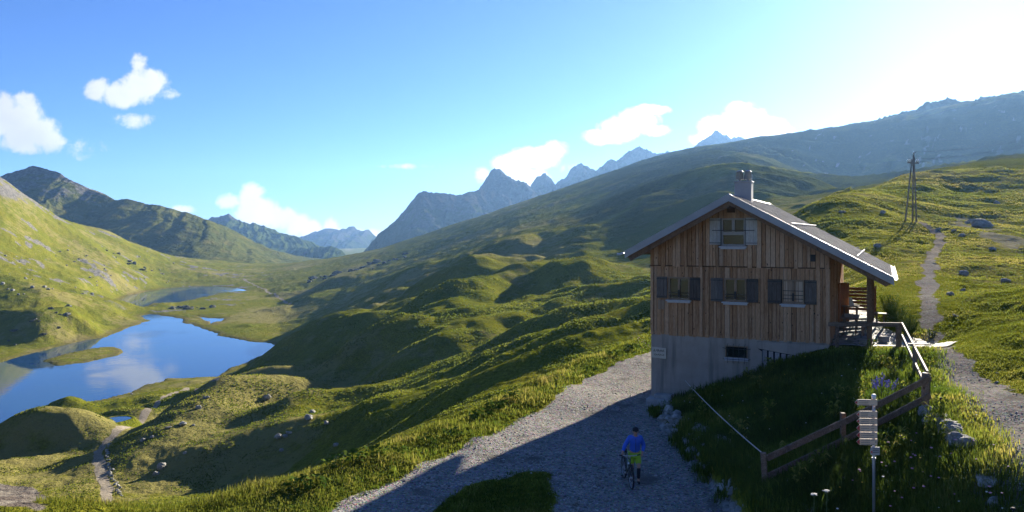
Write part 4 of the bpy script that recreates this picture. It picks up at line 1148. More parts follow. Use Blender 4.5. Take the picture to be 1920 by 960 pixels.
def build_signpost():
    x, y = 8.14, 18.0
    z0 = ground_z(x, y); top = 4.30
    s = empty('hiking_signpost', (x, y, z0), R(-3))
    tag(s, 'steel hiking signpost with a stack of pale red tipped direction boards', 'signpost')
    steel = plain('galvanised steel', (.42, .43, .44), .4, .08, 6, .6)
    pale = plain('pale sign board', (.92, .64, .42), .5, .04, 6)
    red = plain('red arrow paint', (.62, .045, .03), .5, .05, 6)
    ink = plain('faded sign ink', (.30, .25, .20), .6, .05, 6)
    mark = plain('black mark', (.03, .03, .03), .6, .05, 6)
    m = MB(); m.tube([(0, 0, -.3), (0, 0, top - z0)], .03, 12); m.build('pole', steel, s, 0, True)
    m = MB(); m.lathe((0, 0, top - z0), [(.045, -.05), (.05, -.03), (.05, .03), (.03, .05)], 12); m.build('pole_cap', M['white'], s, 0, True)
    rr = random.Random(5)
    def board(zt, h, w, right, solid_tip, rows, name='direction_board'):
        yb = -.05
        zt -= z0
        lx = right - w
        tip = .07
        m = MB(); m.prism([(lx, yb, zt - h / 2), (lx + tip, yb, zt), (right, yb, zt), (right, yb, zt - h), (lx + tip, yb, zt - h)], (0, .012, 0))
        b = m.build(name, pale, s, .002)
        m = MB()
        if solid_tip: m.prism([(lx + .004, yb - .003, zt - h / 2), (lx + tip, yb - .003, zt - .006), (lx + tip, yb - .003, zt - h + .006)], (0, .0025, 0))
        else: m.prism([(lx + .004, yb - .003, zt - h / 2), (lx + tip * .8, yb - .003, zt - h * .24), (lx + tip * .8, yb - .003, zt - h * .76)], (0, .0025, 0))
        m.build('arrow_tip', red, b)
        m = MB()
        for r in range(rows):
            zz = zt - .03 - r * (h - .045) / max(rows - 1, 1)
            cx = lx + tip + .03
            end = cx + rr.uniform(.14, .22)
            while cx < end:
                w_ = rr.uniform(.010, .022); m.box((cx + w_ / 2, yb - .002, zz + rr.uniform(-.001, .001)), (w_, .003, .014)); cx += w_ + .006
            if rr.random() < .85:
                for k in range(3): m.box((right - .13 + k * .024, yb - .002, zz), (.016, .003, .014))
        m.build('lettering', ink, b)
        return b
    right = .06
    board(4.24, .135, .50, right, False, 3)
    zt = 3.98
    for k, (h, st, rows) in enumerate([(.15, False, 4), (.135, False, 3), (.15, True, 3), (.14, True, 3), (.14, True, 3)]):
        b = board(zt, h, .46, right, st, rows)
        if k == 4:
            m = MB(); m.box((right - .035, -.053, zt - z0 - h / 2), (.012, .003, .03)); m.build('walker_mark', mark, b)
        zt -= h + .012
    m = MB(); m.prism([(-.08, -.05, zt - z0 - .03), (.11, -.05, zt - z0 - .03), (.11, -.05, zt - z0 - .21), (-.08, -.05, zt - z0 - .21), (-.10, -.05, zt - z0 - .14)], (0, .012, 0))
    b = m.build('small_board', plain('dull board', (.50, .46, .42), .5, .06, 6), s, .002)
    m = MB(); m.prism([(-.095, -.053, zt - z0 - .14), (-.05, -.053, zt - z0 - .10), (-.05, -.053, zt - z0 - .18)], (0, .0025, 0)); m.build('arrow_tip', red, b)
    m = MB()
    for r in range(3):
        for k in range(6): m.box((-.03 + k * .022, -.0525, zt - z0 - .07 - r * .04), (.015, .003, .014))
    m.build('lettering', mark, b)
    m = MB(); m.tube([(0, -.02, 4.05 - z0), (0, -.045, 4.05 - z0)], .02, 8); m.tube([(0, 0, zt - z0 - .34), (0, 0, zt - z0 - .28)], .042, 10); m.build('clamp', steel, s)
build_signpost()

def build_rope():
    a = hut_pt(1.63, -.02, 1.16); b = Vector((6.82, 21.55, 1.98))
    pts = [a.lerp(b, t) - Vector((0, 0, .10 * 4 * t * (1 - t))) for t in np.linspace(0, 1, 14)]
    m = MB(); m.tube(pts, .016, 6)
    o = m.build('rope', plain('white cord', (.46, .45, .41), .7, .05, 10), None, 0, True)
    tag(o, 'thin white cord stretched from the plastered wall to the fence corner post', 'rope')
build_rope()

def build_pole():
    x, y = hit(1708, 416)
    z0 = ground_z(x, y)
    k = y / F
    wood = wood_mat('pole timber', [(.25, (.18, .155, .13)), (.5, (.30, .27, .235)), (.8, (.42, .39, .35))], (3, 3, .6), .8, False)
    p = empty('power_pole', (x, y, z0))
    tag(p, 'tall braced wooden power pole with crossarm and insulators on the sunlit knoll', 'pole')
    def L(px, py, dy=0.0): return (((px - 960) / F) * (y + dy) - x, dy, CZ - (py - H0) / F * (y + dy) - z0)
    legs = [(L(1697, 420), L(1710, 298)), (L(1711, 421), L(1712.5, 292)), (L(1718.5, 421), L(1714, 292))]
    for a, b in legs:
        m = MB(); m.tube([a, b], [.12, .085], 8); o = m.build('leg', wood, p, 0, True)
    def pt(i, t): return Vector(legs[i][0]).lerp(Vector(legs[i][1]), t)
    for t in (.12, .3, .48, .66):
        m = MB(); m.bar(pt(1, t), pt(2, t), .07, .08); m.build('brace', wood, p)
    for t in (.35, .7):
        m = MB(); m.bar(pt(0, t), pt(1, t), .08, .1); m.build('brace', wood, p)
    ca, cb = Vector(L(1701.5, 305)), Vector(L(1722.5, 306))
    m = MB(); m.bar(ca, cb, .14, .16); m.build('crossarm', wood, p)
    ins = plain('white porcelain', (.75, .75, .72), .2, .03, 5)
    tops = []
    for q in (ca.lerp(cb, .04), ca.lerp(cb, .22), ca.lerp(cb, .8), ca.lerp(cb, .97), Vector(L(1713.5, 291))):
        m = MB(); m.lathe(q + Vector((0, 0, .08)), [(.05, 0), (.05, .12), (.14, .14), (.15, .26), (.09, .32), (.10, .38), (.03, .44)], 10); m.build('insulator', ins, p, 0, True)
        tops.append(q + Vector((0, 0, .45)))
    for i, q in enumerate((tops[0], tops[3], tops[4])):
        end = q + Vector((75, 60, 16))
        pts = [q.lerp(end, t) - Vector((0, 0, 2.2 * 4 * t * (1 - t))) for t in np.linspace(0, 1, 18)]
        m = MB(); m.tube(pts, .022, 5, False); m.build('wire', M['iron'], p)
build_pole()

def build_small():
    # stakes beside the path
    for i, (px, py, Y, h, lab) in enumerate([(1763, 781, 21.7, .5, 'thin dark stake in the grass near the fence corner at the path edge'), (1899, 914, 15.7, .42, 'thin dark stake with a flat head nearest the camera at the path edge'), (1743, 700, 23.6, .62, 'short dark stake right behind the tall fence corner post')]):
        x = (px - 960) / F * Y; z = ground_z(x, Y)
        m = MB(); m.tube([(0, 0, -.1), (.01, 0, h)], .02, 7); m.lathe((.01, 0, h), [(.045, -.02), (.05, .0), (.03, .02)], 9)
        o = m.build('path_stake', M['dark']); o.location = (x, Y, z); tag(o, lab, 'stake', 'stakes along the stony path')
    # doorstep slab at the hut corner
    p = hut_pt(.55, -.45, 0)
    m = MB(); m.box((0, 0, .10), (1.1, .75, .36)); m.box((.15, .12, .36), (.8, .45, .18))
    o = m.build('concrete_step', M['concrete'], None, .02); o.location = (p.x, p.y, ground_z(p.x, p.y)); o.rotation_euler = (0, 0, -HB)
    tag(o, 'mossy concrete step at the foot of the plastered hut corner', 'step')
build_small()

# ------------------------------------------------------------------ stones
def rock_mesh(seed, flat=.6, sub=3, ang=.5):
    bm = bmesh.new(); bmesh.ops.create_icosphere(bm, subdivisions=sub, radius=1)
    rr = random.Random(seed)
    planes = [(Vector((rr.gauss(0, 1), rr.gauss(0, 1), rr.gauss(0, 1))).normalized(), rr.uniform(.55, .9)) for _ in range(11)]
    off = rr.uniform(0, 50)
    for v in bm.verts:
        for n, d in planes:
            k = v.co.dot(n)
            if k > d: v.co -= n * (k - d) * .9
        c = v.co.copy()
        s = 1 + .10 * math.sin(c.x * 5 + off) * math.sin(c.y * 4.3 + off * 2) + .07 * math.sin(c.z * 9 + c.x * 7 + off)
        v.co = Vector((c.x * s, c.y * s, c.z * s * flat))
    me = bpy.data.meshes.new('rock'); bm.to_mesh(me); bm.free()
    me.materials.append(ROCKM)
    return me
def shaded_rock():  # stone colour darkened to carry the shading of the outcrops
    T = NT('outcrop rock with painted shade'); p = T.coord(); n = T.noise(p, 1.6, 7, .7)
    col = T.ramp(n, [(.28, (.035, .036, .032)), (.5, (.10, .10, .088)), (.74, (.24, .235, .21))])
    return T.done(T.mix(T.mr(T.noise(p, 3, 4), .55, .65), col, (.07, .08, .025)), .95, T.bump(n, .9, .1), Specular_IOR_Level=.0)
SHADED_ROCK = shaded_rock()
ROCKS = [rock_mesh(i, f) for i, f in enumerate([.6, .75, .5, .68, .85, .45])]
ROCKS_SHADED = []  # same rocks with the shade put into their colour
for me_ in ROCKS:
    q_ = me_.copy(); q_.materials.clear(); q_.materials.append(SHADED_ROCK); ROCKS_SHADED.append(q_)
def place_rock(x, y, s, label, group, name='rock', sink=.25, rr=random, stretch=1.0, z=None, pool=None):
    o = bpy.data.objects.new(name, rr.choice(pool or ROCKS)); C.objects.link(o)
    zz = ground_z(x, y) if z is None else z
    o.location = (x, y, zz + s * (.5 - sink)); o.rotation_euler = (rr.uniform(-.25, .25), rr.uniform(-.25, .25), rr.uniform(0, 6.28))
    o.scale = (s * stretch, s, s)
    tag(o, label, 'rock', group)
    return o
def build_rocks():
    rr = random.Random(11)
    # stones edging the path, near the fence
    for (px, py, Y, s) in [(1741, 775, 21.9, .20), (1748, 792, 21.3, .22), (1757, 797, 21.0, .14), (1768, 788, 21.4, .15), (1774, 800, 20.9, .26), (1786, 812, 20.3, .26), (1793, 823, 20.0, .24), (1778, 826, 20.1, .22), (1798, 842, 19.5, .24), (1816, 842, 19.2, .22), (1790, 836, 19.7, .17), (1852, 880, 17.3, .2), (1864, 905, 16.7, .13), (1765, 815, 20.7, .18)]:
        place_rock((px - 960) / F * Y, Y, s * 1.4, 'grey stone in the row edging the stony path below the fence corner', 'stones edging the path', 'path_stone', .2, rr)
    # pale stones lying in the shaded road, left of the cyclist
    for (px, py, s) in [(1096, 884, .17), (1129, 878, .24), (1116, 874, .13), (1124, 896, .22), (1122, 911, .18), (1080, 900, .13), (1088, 904, .11), (1064, 890, .12), (1051, 889, .14), (1075, 948, .26), (1134, 942, .18), (1206, 945, .15), (1326, 941, .12), (1302, 896, .10), (1122, 862, .12), (1159, 956, .1), (1236, 942, .08)]:
        Y = 8.0 * F / (py - H0)
        place_rock((px - 960) / F * Y, Y, s * .62, 'pale flat stone lying in the shaded gravel of the road', 'pale stones in the road', 'road_stone', .38, rr)
    # outcrops and boulders out on the slopes
    def outcrop(px, py, n, sx, sy, smin, smax, label, group):
        x0, y0 = hit(px, py)
        for k in range(n):
            x = x0 + rr.gauss(0, sx) * y0 / F; y = y0 + rr.gauss(0, sy)
            place_rock(x, y, .75 * rr.uniform(smin, smax) * rr.choice((.45, .7, 1, 1.1)), label, group, 'boulder', .42, rr, rr.uniform(1, 1.9), None, ROCKS_SHADED)
    outcrop(340, 578, 9, 14, 8, 2.2, 5.0, 'dark boulder of the heap on the strip of land between the two lakes', 'boulders between the lakes')
    outcrop(372, 580, 6, 12, 8, 1.8, 3.6, 'dark boulder of the heap on the strip of land between the two lakes', 'boulders between the lakes')
    outcrop(60, 600, 8, 22, 10, 1.2, 3.0, 'rock on the grassy hummock behind the left lake shore', 'rocks on the left hummock')
    outcrop(110, 590, 6, 20, 10, 1.2, 2.8, 'rock on the grassy hummock behind the left lake shore', 'rocks on the left hummock')
    outcrop(620, 516, 10, 22, 14, 2.2, 5.5, 'boulder of the long dark outcrop in the meadow right of the upper lake', 'outcrop in the right meadow')
    outcrop(590, 526, 6, 16, 10, 2.0, 4.2, 'boulder of the long dark outcrop in the meadow right of the upper lake', 'outcrop in the right meadow')
    outcrop(700, 497, 12, 26, 16, 2.6, 6.5, 'boulder of the dark outcrop high in the meadow under the grey mountain', 'outcrop under the mountain')
    outcrop(740, 488, 6, 18, 12, 2.2, 5.0, 'boulder of the dark outcrop high in the meadow under the grey mountain', 'outcrop under the mountain')
    outcrop(235, 488, 7, 16, 16, 2.0, 5.0, 'boulder in the cluster halfway up the left hillside', 'boulders halfway up the left slope')
    outcrop(265, 500, 5, 14, 14, 2.0, 4.0, 'boulder in the cluster halfway up the left hillside', 'boulders halfway up the left slope')
    for k in range(75):
        px, py = rr.uniform(5, 330), rr.uniform(430, 555)
        if py < 430 + .18 * px or py > 560: continue
        x, y = hit(px, py); place_rock(x, y, rr.uniform(.45, 1.5), 'pale stone scattered on the grassy left hillside', 'stones scattered on the left hillside', 'hillside_stone', .25, rr)
    for k in range(26):
        px, py = rr.uniform(230, 640), rr.uniform(735, 900)
        if py > 925 - .1 * px + (px - 400) * -.05: continue
        x, y = hit(px, py)
        if y < 60: continue
        place_rock(x, y, rr.uniform(.25, .75), 'small pale stone in the turf of the near hummocks', 'stones on the near hummocks', 'turf_stone', .25, rr)
    for k in range(22):
        px, py = rr.uniform(1560, 1915), rr.uniform(330, 600)
        if py < 380 - .12 * (px - 1560) or (px < 1740 and py > 470): continue
        x, y = hit(px, py)
        place_rock(x, y, rr.uniform(.2, .5) * y / 80, 'grey stone half sunk in the sunlit slope on the right', 'stones on the right slope', 'slope_stone', .3, rr)
    x, y = hit(1838, 424); place_rock(x, y, 1.3, 'large dark boulder on the sunlit slope right of the power pole', None, 'boulder', .3, rr, 1.3)
    for k in range(14):
        y = rr.uniform(15.5, 28); x = path_x(y) + rr.uniform(-.6, 1.9)
        place_rock(x, y, rr.uniform(.03, .075), 'small loose stone on the stony path', 'loose stones on the path', 'loose_stone', .3, rr)
build_rocks()

def build_drywall():
    """dry stone retaining wall between road and garden: one thing, its stones packed in courses"""
    rr = random.Random(17)
    bm = bmesh.new()
    for yy in np.arange(19.0, 35.6, .26):
        xg = 6.47 + .08 * math.sin(yy * 1.3)
        ztop = ground_z(7.0, yy) - .02
        z = ground_z(5.9, yy) - .08
        c = 0
        while z < ztop - .02:
            s = rr.uniform(.13, .26)
            if rr.random() < .25: z += s * .8; c += 1; continue
            me = rr.choice(ROCKS)
            T = Matrix.Translation((xg - .10 + .12 * c + rr.uniform(-.06, .06), yy + rr.uniform(-.08, .08), z + s * .45)) @ Matrix.Rotation(rr.uniform(0, 6.3), 4, 'Z') @ Matrix.Rotation(rr.uniform(-.4, .4), 4, 'X') @ Matrix.Diagonal((s * rr.uniform(.9, 1.4), s * rr.uniform(.8, 1.2), s, 1))
            b2 = bmesh.new(); b2.from_mesh(me); b2.transform(T)
            tmp = bpy.data.meshes.new('t'); b2.to_mesh(tmp); b2.free(); bm.from_mesh(tmp); bpy.data.meshes.remove(tmp)
            z += s * .8; c += 1
    me = bpy.data.meshes.new('dry_stone_wall'); bm.to_mesh(me); bm.free(); me.materials.append(ROCKM)
    o = bpy.data.objects.new('dry_stone_wall', me); C.objects.link(o)
    tag(o, 'low dry stone retaining wall overgrown with grass between road and hut garden', 'wall')
    # low stone edge along the farm track
    pts = [hit(*p) for p in [(228, 930), (212, 898), (203, 868), (201, 845), (207, 828)]]
    bm = bmesh.new()
    for i in range(len(pts) - 1):
        n = 9
        for k in range(n):
            x = pts[i][0] + (pts[i + 1][0] - pts[i][0]) * k / n + rr.uniform(-.2, .2); y = pts[i][1] + (pts[i + 1][1] - pts[i][1]) * k / n + rr.uniform(-.3, .3)
            s = rr.uniform(.18, .38)
            b2 = bmesh.new(); b2.from_mesh(rr.choice(ROCKS)); b2.transform(Matrix.Translation((x, y, ground_z(x, y) + s * .2)) @ Matrix.Rotation(rr.uniform(0, 6), 4, 'Z') @ Matrix.Diagonal((s, s, s, 1)))
            tmp = bpy.data.meshes.new('t'); b2.to_mesh(tmp); b2.free(); bm.from_mesh(tmp); bpy.data.meshes.remove(tmp)
    me = bpy.data.meshes.new('track_wall'); bm.to_mesh(me); bm.free(); me.materials.append(ROCKM)
    o = bpy.data.objects.new('track_wall', me); C.objects.link(o)
    tag(o, 'low line of pale stones bordering the farm track in the shaded hollow', 'wall')
build_drywall()

# pond beside the farm track
def build_pond():
    x0, y0 = hit(219, 790)
    z = ground_z(x0, y0) + .35
    print('POND', x0, y0, z)
    pts = []
    for k in range(28):
        a = 2 * math.pi * k / 28
        pts.append((x0 + 2.3 * math.cos(a) * (1 + .08 * math.sin(3 * a)), y0 + 3.0 * math.sin(a) * (1 + .07 * math.cos(2 * a)), z))
    m = MB(); m.add(pts, [tuple(range(28))])
    # rim of turf carried up to the water level
    ring = []
    for p in pts:
        d = Vector((p[0] - x0, p[1] - y0, 0))
        ring.append([(x0 + d.x * s, y0 + d.y * s, zz) for s, zz in ((.97, z - .1), (1.03, z + .06), (1.25, z + .04), (1.9, ground_z(x0 + d.x * 1.9, y0 + d.y * 1.9) - .1))])
    tag(m.build('pond_water', WATER), kind='structure')
    vs = [q for r in ring for q in r]; fs = []
    for k in range(28):
        for j in range(3): fs.append((k * 4 + j, ((k + 1) % 28) * 4 + j, ((k + 1) % 28) * 4 + j + 1, k * 4 + j + 1))
    o = mesh_obj('pond_bank', vs, fs, GROUND, smooth_shade=True); tag(o, kind='structure')
build_pond()

# hillside behind the viewer, seen only in the window panes
def build_back():
    u = np.linspace(-260, 260, 60); v = np.linspace(0, 1, 30)
    gx, gv = np.meshgrid(u, v)
    gy = -25 - gv * 330
    gz = -3 + 95 * gv ** 1.2 + 7 * fbm(gx / 50, gy / 50, 4, 7)
    k = np.arange(gx.size).reshape(gx.shape)
    q = np.stack([k[:-1, :-1], k[1:, :-1], k[1:, 1:], k[:-1, 1:]], -1).reshape(-1, 4)
    o = mesh_obj('hillside', np.stack([gx.ravel(), gy.ravel(), gz.ravel()], 1), q, plain('grazed hillside', (.075, .088, .05), 1.0, .3, .05), smooth_shade=True)
    tag(o, kind='structure')
build_back()
# ------------------------------------------------------------------ cyclist and bicycle
def skin_mesh(name, nodes, edges, mat, parent, sub=2, extra=None):
    """nodes: list of ((x,y,z), radius or (rx, ry)); one continuous skinned surface"""
    me = bpy.data.meshes.new(name)
    me.from_pydata([n[0] for n in nodes], edges, [])
    o = bpy.data.objects.new(name, me); C.objects.link(o)
    sk = o.modifiers.new('skin', 'SKIN'); sk.use_smooth_shade = True
    for i, n in enumerate(nodes):
        r = n[1]
        o.data.skin_vertices[0].data[i].radius = (r, r) if not isinstance(r, tuple) else r
        o.data.skin_vertices[0].data[i].use_root = (i == 0)
    ss = o.modifiers.new('sub', 'SUBSURF'); ss.levels = sub; ss.render_levels = sub
    dg = bpy.context.evaluated_depsgraph_get()
    ev = o.evaluated_get(dg)
    m2 = bpy.data.meshes.new_from_object(ev)
    bpy.data.objects.remove(o); bpy.data.meshes.remove(me)
    if extra:
        bm = bmesh.new(); bm.from_mesh(m2)
        for e in extra: bm.from_mesh(e); bpy.data.meshes.remove(e)
        bm.to_mesh(m2); bm.free()
    m2.polygons.foreach_set('use_smooth', np.ones(len(m2.polygons), bool))
    m2.materials.clear(); m2.materials.append(mat); m2.name = name
    o = bpy.data.objects.new(name, m2); C.objects.link(o); o.parent = parent
    return o

def hand_mesh(wrist, direction, palm_n, curl, side):
    """palm with four unequal bent fingers and a thumb leaving its side"""
    d = Vector(direction).normalized(); n = Vector(palm_n).normalized(); s = d.cross(n).normalized() * side
    w = Vector(wrist)
    m = MB()
    m.tube([w - d * .02, w + d * .03, w + d * .085], [.026, .036, .034], 8)
    for k, (off, L) in enumerate(((.027, .072), (.009, .082), (-.009, .076), (-.027, .060))):
        p = w + d * .075 + s * off
        a = p + d * L * .4 + n * L * .12 * curl; b = a + d * L * .18 + n * L * .32 * curl; c = b - d * L * .12 * curl + n * L * .26 * curl
        m.tube([p, a, b, c], [.0095, .0092, .0085, .007], 6)
    p = w + d * .03 + s * .03
    m.tube([p, p + s * .026 + d * .022, p + s * .03 + d * .05 + n * .02 * curl, p + s * .018 + d * .066 + n * .035 * curl], [.011, .0105, .0095, .008], 6)
    me = bpy.data.meshes.new('hand'); me.from_pydata(m.v, [], m.f)
    return me

def build_cyclist():
    gx, gy = 3.86, 25.55
    o0 = Vector((gx, gy, ground_z(gx, gy)))
    skin = plain('skin', (.50, .27, .17), .5, .06, 12)
    blue = plain('blue jacket cloth', (.035, .13, .62), .7, .10, 6, 0, .3)
    lime = plain('lime shorts cloth', (.34, .56, .03), .7, .08, 7, 0, .3)
    dark = plain('dark leg warmers', (.025, .025, .03), .8, .1, 6)
    hair = plain('dark cap cloth', (.018, .018, .022), .8, .15, 20)
    body = skin_mesh('person', [
        ((.06, .02, .95), (.15, .12)), ((.06, -.01, 1.10), (.145, .11)), ((.06, -.05, 1.28), (.165, .115)), ((.06, -.09, 1.42), (.13, .09)), ((.06, -.12, 1.50), .056), ((.06, -.15, 1.56), .062), ((.06, -.175, 1.645), (.078, .095)), ((.06, -.17, 1.73), (.066, .08)),
        ((-.11, -.08, 1.425), .066), ((-.27, -.12, 1.19), .049), ((-.385, -.36, 1.03), .033),
        ((.23, -.08, 1.425), .066), ((.345, -.01, 1.16), .049), ((.27, -.15, .955), .033),
        ((-.035, .02, .90), .094), ((-.03, -.02, .50), .062), ((-.03, .14, .10), .043), ((-.03, .0, .045), .038),
        ((.155, .02, .90), .094), ((.16, -.17, .52), .062), ((.16, -.10, .10), .043), ((.16, -.24, .04), .038),
    ], [(0, 1), (1, 2), (2, 3), (3, 4), (4, 5), (5, 6), (6, 7), (3, 8), (8, 9), (9, 10), (3, 11), (11, 12), (12, 13), (0, 14), (14, 15), (15, 16), (16, 17), (0, 18), (18, 19), (19, 20), (20, 21)], skin, None, 2,
        [hand_mesh((-.385, -.36, 1.03), (-.15, -.75, -.25), (0, -.2, -1), 1.0, 1), hand_mesh((.27, -.15, .955), (-.25, -.3, -.9), (-1, 0, .2), .6, -1)] + face_bits((.06, -.175, 1.645)))
    body.location = o0
    tag(body, 'person in bright blue jacket and lime shorts pushing a bicycle up the shaded road', 'person')
    P = body
    skin_mesh('jacket', [
        ((.06, .02, .93), (.185, .15)), ((.06, -.01, 1.10), (.178, .142)), ((.06, -.05, 1.28), (.195, .145)), ((.06, -.09, 1.43), (.15, .11)), ((.06, -.115, 1.485), .082),
        ((-.115, -.08, 1.425), .090), ((-.275, -.12, 1.19), .070), ((-.365, -.32, 1.055), .052), ((.235, -.08, 1.425), .090), ((.35, -.01, 1.16), .070), ((.285, -.13, .99), .052),
    ], [(0, 1), (1, 2), (2, 3), (3, 4), (3, 5), (5, 6), (6, 7), (3, 8), (8, 9), (9, 10)], blue, P)
    m = MB(); m.tube([(.06, -.205, .98), (.06, -.20, 1.12), (.06, -.215, 1.28), (.06, -.215, 1.42)], .008, 5); m.build('zip', dark, P)
    skin_mesh('shorts', [((.06, .02, .95), (.175, .145)), ((-.04, .02, .86), .122), ((-.035, -.01, .56), .100), ((.16, .02, .86), .122), ((.16, -.13, .57), .100)], [(0, 1), (1, 2), (0, 3), (3, 4)], lime, P)
    for name, a in (('leg_warmer', [((-.03, -.02, .52), .072), ((-.03, .06, .30), .066), ((-.03, .14, .12), .05)]), ('leg_warmer', [((.16, -.17, .54), .072), ((.16, -.15, .30), .066), ((.16, -.10, .12), .05)])):
        skin_mesh(name, a, [(0, 1), (1, 2)], dark, P, 1)
    for a in ([((-.03, .17, .07), .05), ((-.03, .06, .05), .048), ((-.03, -.06, .035), .036)], [((.16, -.07, .06), .05), ((.16, -.18, .05), .048), ((.16, -.31, .035), .036)]):
        skin_mesh('shoe', a, [(0, 1), (1, 2)], hair, P, 1)
    m = MB(); m.lathe((.06, -.165, 1.665), [(.098, 0), (.102, .03), (.096, .07), (.075, .105), (.04, .125), (.01, .13)], 16)
    m.prism([(-.0, -.25, 1.672), (.06, -.335, 1.662), (.12, -.25, 1.672)], (0, 0, .012)); m.build('cap', hair, P, 0, True)

    # bicycle
    b = empty('bicycle', Vector((gx - .20, gy, ground_z(gx - .2, gy))), R(4))
    tag(b, 'dark mountain bicycle wheeled by the person in the blue jacket', 'bicycle')
    fr = plain('dark green bike paint', (.05, .06, .045), .4, .1, 6)
    tyre = plain('tyre rubber', (.02, .02, .02), .9, .1, 20)
    alu = plain('bike aluminium', (.55, .55, .56), .35, .05, 6, .8)
    fy, ry, wr = -.70, .42, .355
    hd = Vector((0, fy + .22, .86)); hb = Vector((0, fy + .16, .72)); bb = Vector((0, ry - .43, .31)); st = Vector((0, ry - .30, .78)); ra = Vector((0, ry, wr))
    m = MB()
    for a, c, r in ((hb, bb, .026), (hd, st, .020), (bb, st, .020)): m.tube([a, c], r, 8)
    m.tube([hd + Vector((0, -.01, .03)), hb], .024, 8)
    for sx in (-.06, .06):
        m.tube([bb + Vector((sx * .5, 0, 0)), ra + Vector((sx, 0, 0))], .012, 6); m.tube([st + Vector((sx * .4, 0, -.04)), ra + Vector((sx, 0, 0))], .011, 6)
    m.tube([st, st + Vector((0, .05, .14))], .015, 8)
    m.build('frame', fr, b, 0, True)
    m = MB()
    for sx in (-.06, .06): m.tube([hb + Vector((sx, 0, -.02)), (sx, fy, wr)], .017, 7)
    m.box((0, hb.y, hb.z - .02), (.15, .05, .05)); m.build('fork', fr, b, 0, True)
    hz = hd + Vector((0, -.03, .12))
    m = MB(); m.tube([hd + Vector((0, 0, .03)), hz], .018, 8); m.tube([hz + Vector((-.34, .05, .02)), hz + Vector((-.1, 0, 0)), hz + Vector((.1, 0, 0)), hz + Vector((.34, .05, .02))], .013, 8)
    h = m.build('handlebar', alu, b, 0, True)
    for sx in (-1, 1):
        m = MB(); m.tube([hz + Vector((sx * .34, .05, .02)), hz + Vector((sx * .23, .025, .01))], .018, 8); m.build('grip', tyre, h, 0, True)
    m = MB(); s0 = st + Vector((0, .05, .16))
    m.tube([s0 + Vector((0, -.15, 0)), s0 + Vector((0, -.05, .01)), s0 + Vector((0, .07, .015)), s0 + Vector((0, .12, .02))], [.018, .03, .07, .06], 10); m.build('saddle', tyre, b, 0, True)
    m = MB(); m.tube([bb + Vector((-.07, 0, 0)), bb + Vector((.07, 0, 0))], .03, 10); m.tube([bb + Vector((.045, 0, 0)), bb + Vector((.055, 0, 0))], .09, 20)
    m.tube([bb + Vector((.08, 0, 0)), bb + Vector((.085, -.10, .13))], .011, 6); m.tube([bb + Vector((-.08, 0, 0)), bb + Vector((-.085, .10, -.13))], .011, 6)
    cr = m.build('crank', alu, b)
    for v in ((.12, -.10, .13), (-.12, .10, -.13)):
        m = MB(); m.box(bb + Vector(v), (.08, .09, .02)); m.build('pedal', tyre, cr)
    for yy in (fy, ry):
        c = Vector((0, yy, wr)); m = MB()
        n = 36; ring = [c + Vector((0, (wr - .045) * math.cos(2 * math.pi * k / n), (wr - .045) * math.sin(2 * math.pi * k / n))) for k in range(n + 1)]
        m.tube(ring, .011, 6, False); m.tube([c + Vector((-.05, 0, 0)), c + Vector((.05, 0, 0))], .02, 8)
        for k in range(16):
            a = 2 * math.pi * k / 16; m.tube([c + Vector((.02 * (-1) ** k, 0, 0)), c + Vector((0, (wr - .045) * math.cos(a), (wr - .045) * math.sin(a)))], .0022, 3, False)
        w = m.build('wheel', alu, b, 0, True)
        ring = [c + Vector((0, (wr - .027) * math.cos(2 * math.pi * k / n), (wr - .027) * math.sin(2 * math.pi * k / n))) for k in range(n + 1)]
        m = MB(); m.tube(ring, .027, 8, False); m.build('tyre', tyre, w, 0, True)
    m = MB(); m.tube([(.045, bb.y - .10, .47), (.045, bb.y - .13, .66)], .036, 10); m.build('bottle', M['white'], b, 0, True)

def face_bits(c):
    c = Vector(c); out = []
    def ms(m):
        me = bpy.data.meshes.new('bit'); me.from_pydata([tuple(p) for p in m.v], [], m.f); out.append(me)
    m = MB(); m.tube([c + Vector((0, -.088, .03)), c + Vector((0, -.112, -.012)), c + Vector((0, -.09, -.022))], [.010, .017, .012], 6); ms(m)     # nose
    for s in (-1, 1):
        m = MB(); m.tube([c + Vector((s * .074, .0, .02)), c + Vector((s * .092, .012, .0)), c + Vector((s * .076, .0, -.03))], [.012, .016, .009], 6); ms(m)   # ears
        m = MB(); m.tube([c + Vector((s * .018, -.092, .022)), c + Vector((s * .046, -.085, .022))], .008, 6); ms(m)      # brows and lids
    m = MB(); m.tube([c + Vector((-.026, -.082, -.048)), c + Vector((0, -.092, -.046)), c + Vector((.026, -.082, -.048))], .008, 6); ms(m)               # lips
    return out
build_cyclist()
# ------------------------------------------------------------------ grass, flowers, plants
def leaf_material(name, stops, transl=.5):
    T = NT(name)
    col = T.ramp(T.attr('tone'), stops)
    d = T.n('ShaderNodeBsdfDiffuse'); t = T.n('ShaderNodeBsdfTranslucent'); mx = T.n('ShaderNodeMixShader')
    T.l(col, d.inputs[0]); T.l(T.mix(1.0, col, (1.08, 1.06, .75), 'MULTIPLY'), t.inputs[0])
    mx.inputs[0].default_value = transl
    T.l(d.outputs[0], mx.inputs[1]); T.l(t.outputs[0], mx.inputs[2])
    T.nt.nodes.remove(T.bsdf); T.l(mx.outputs[0], T.out.inputs[0])
    return T.mat
PASTURE = leaf_material('pasture grass', [(.0, (.050, .072, .014)), (.4, (.10, .125, .020)), (.75, (.165, .17, .040)), (1.0, (.28, .24, .09))])
LUSHM = leaf_material('lush grass', [(.0, (.035, .065, .014)), (.45, (.085, .13, .022)), (.8, (.18, .21, .04)), (1.0, (.32, .28, .09))])
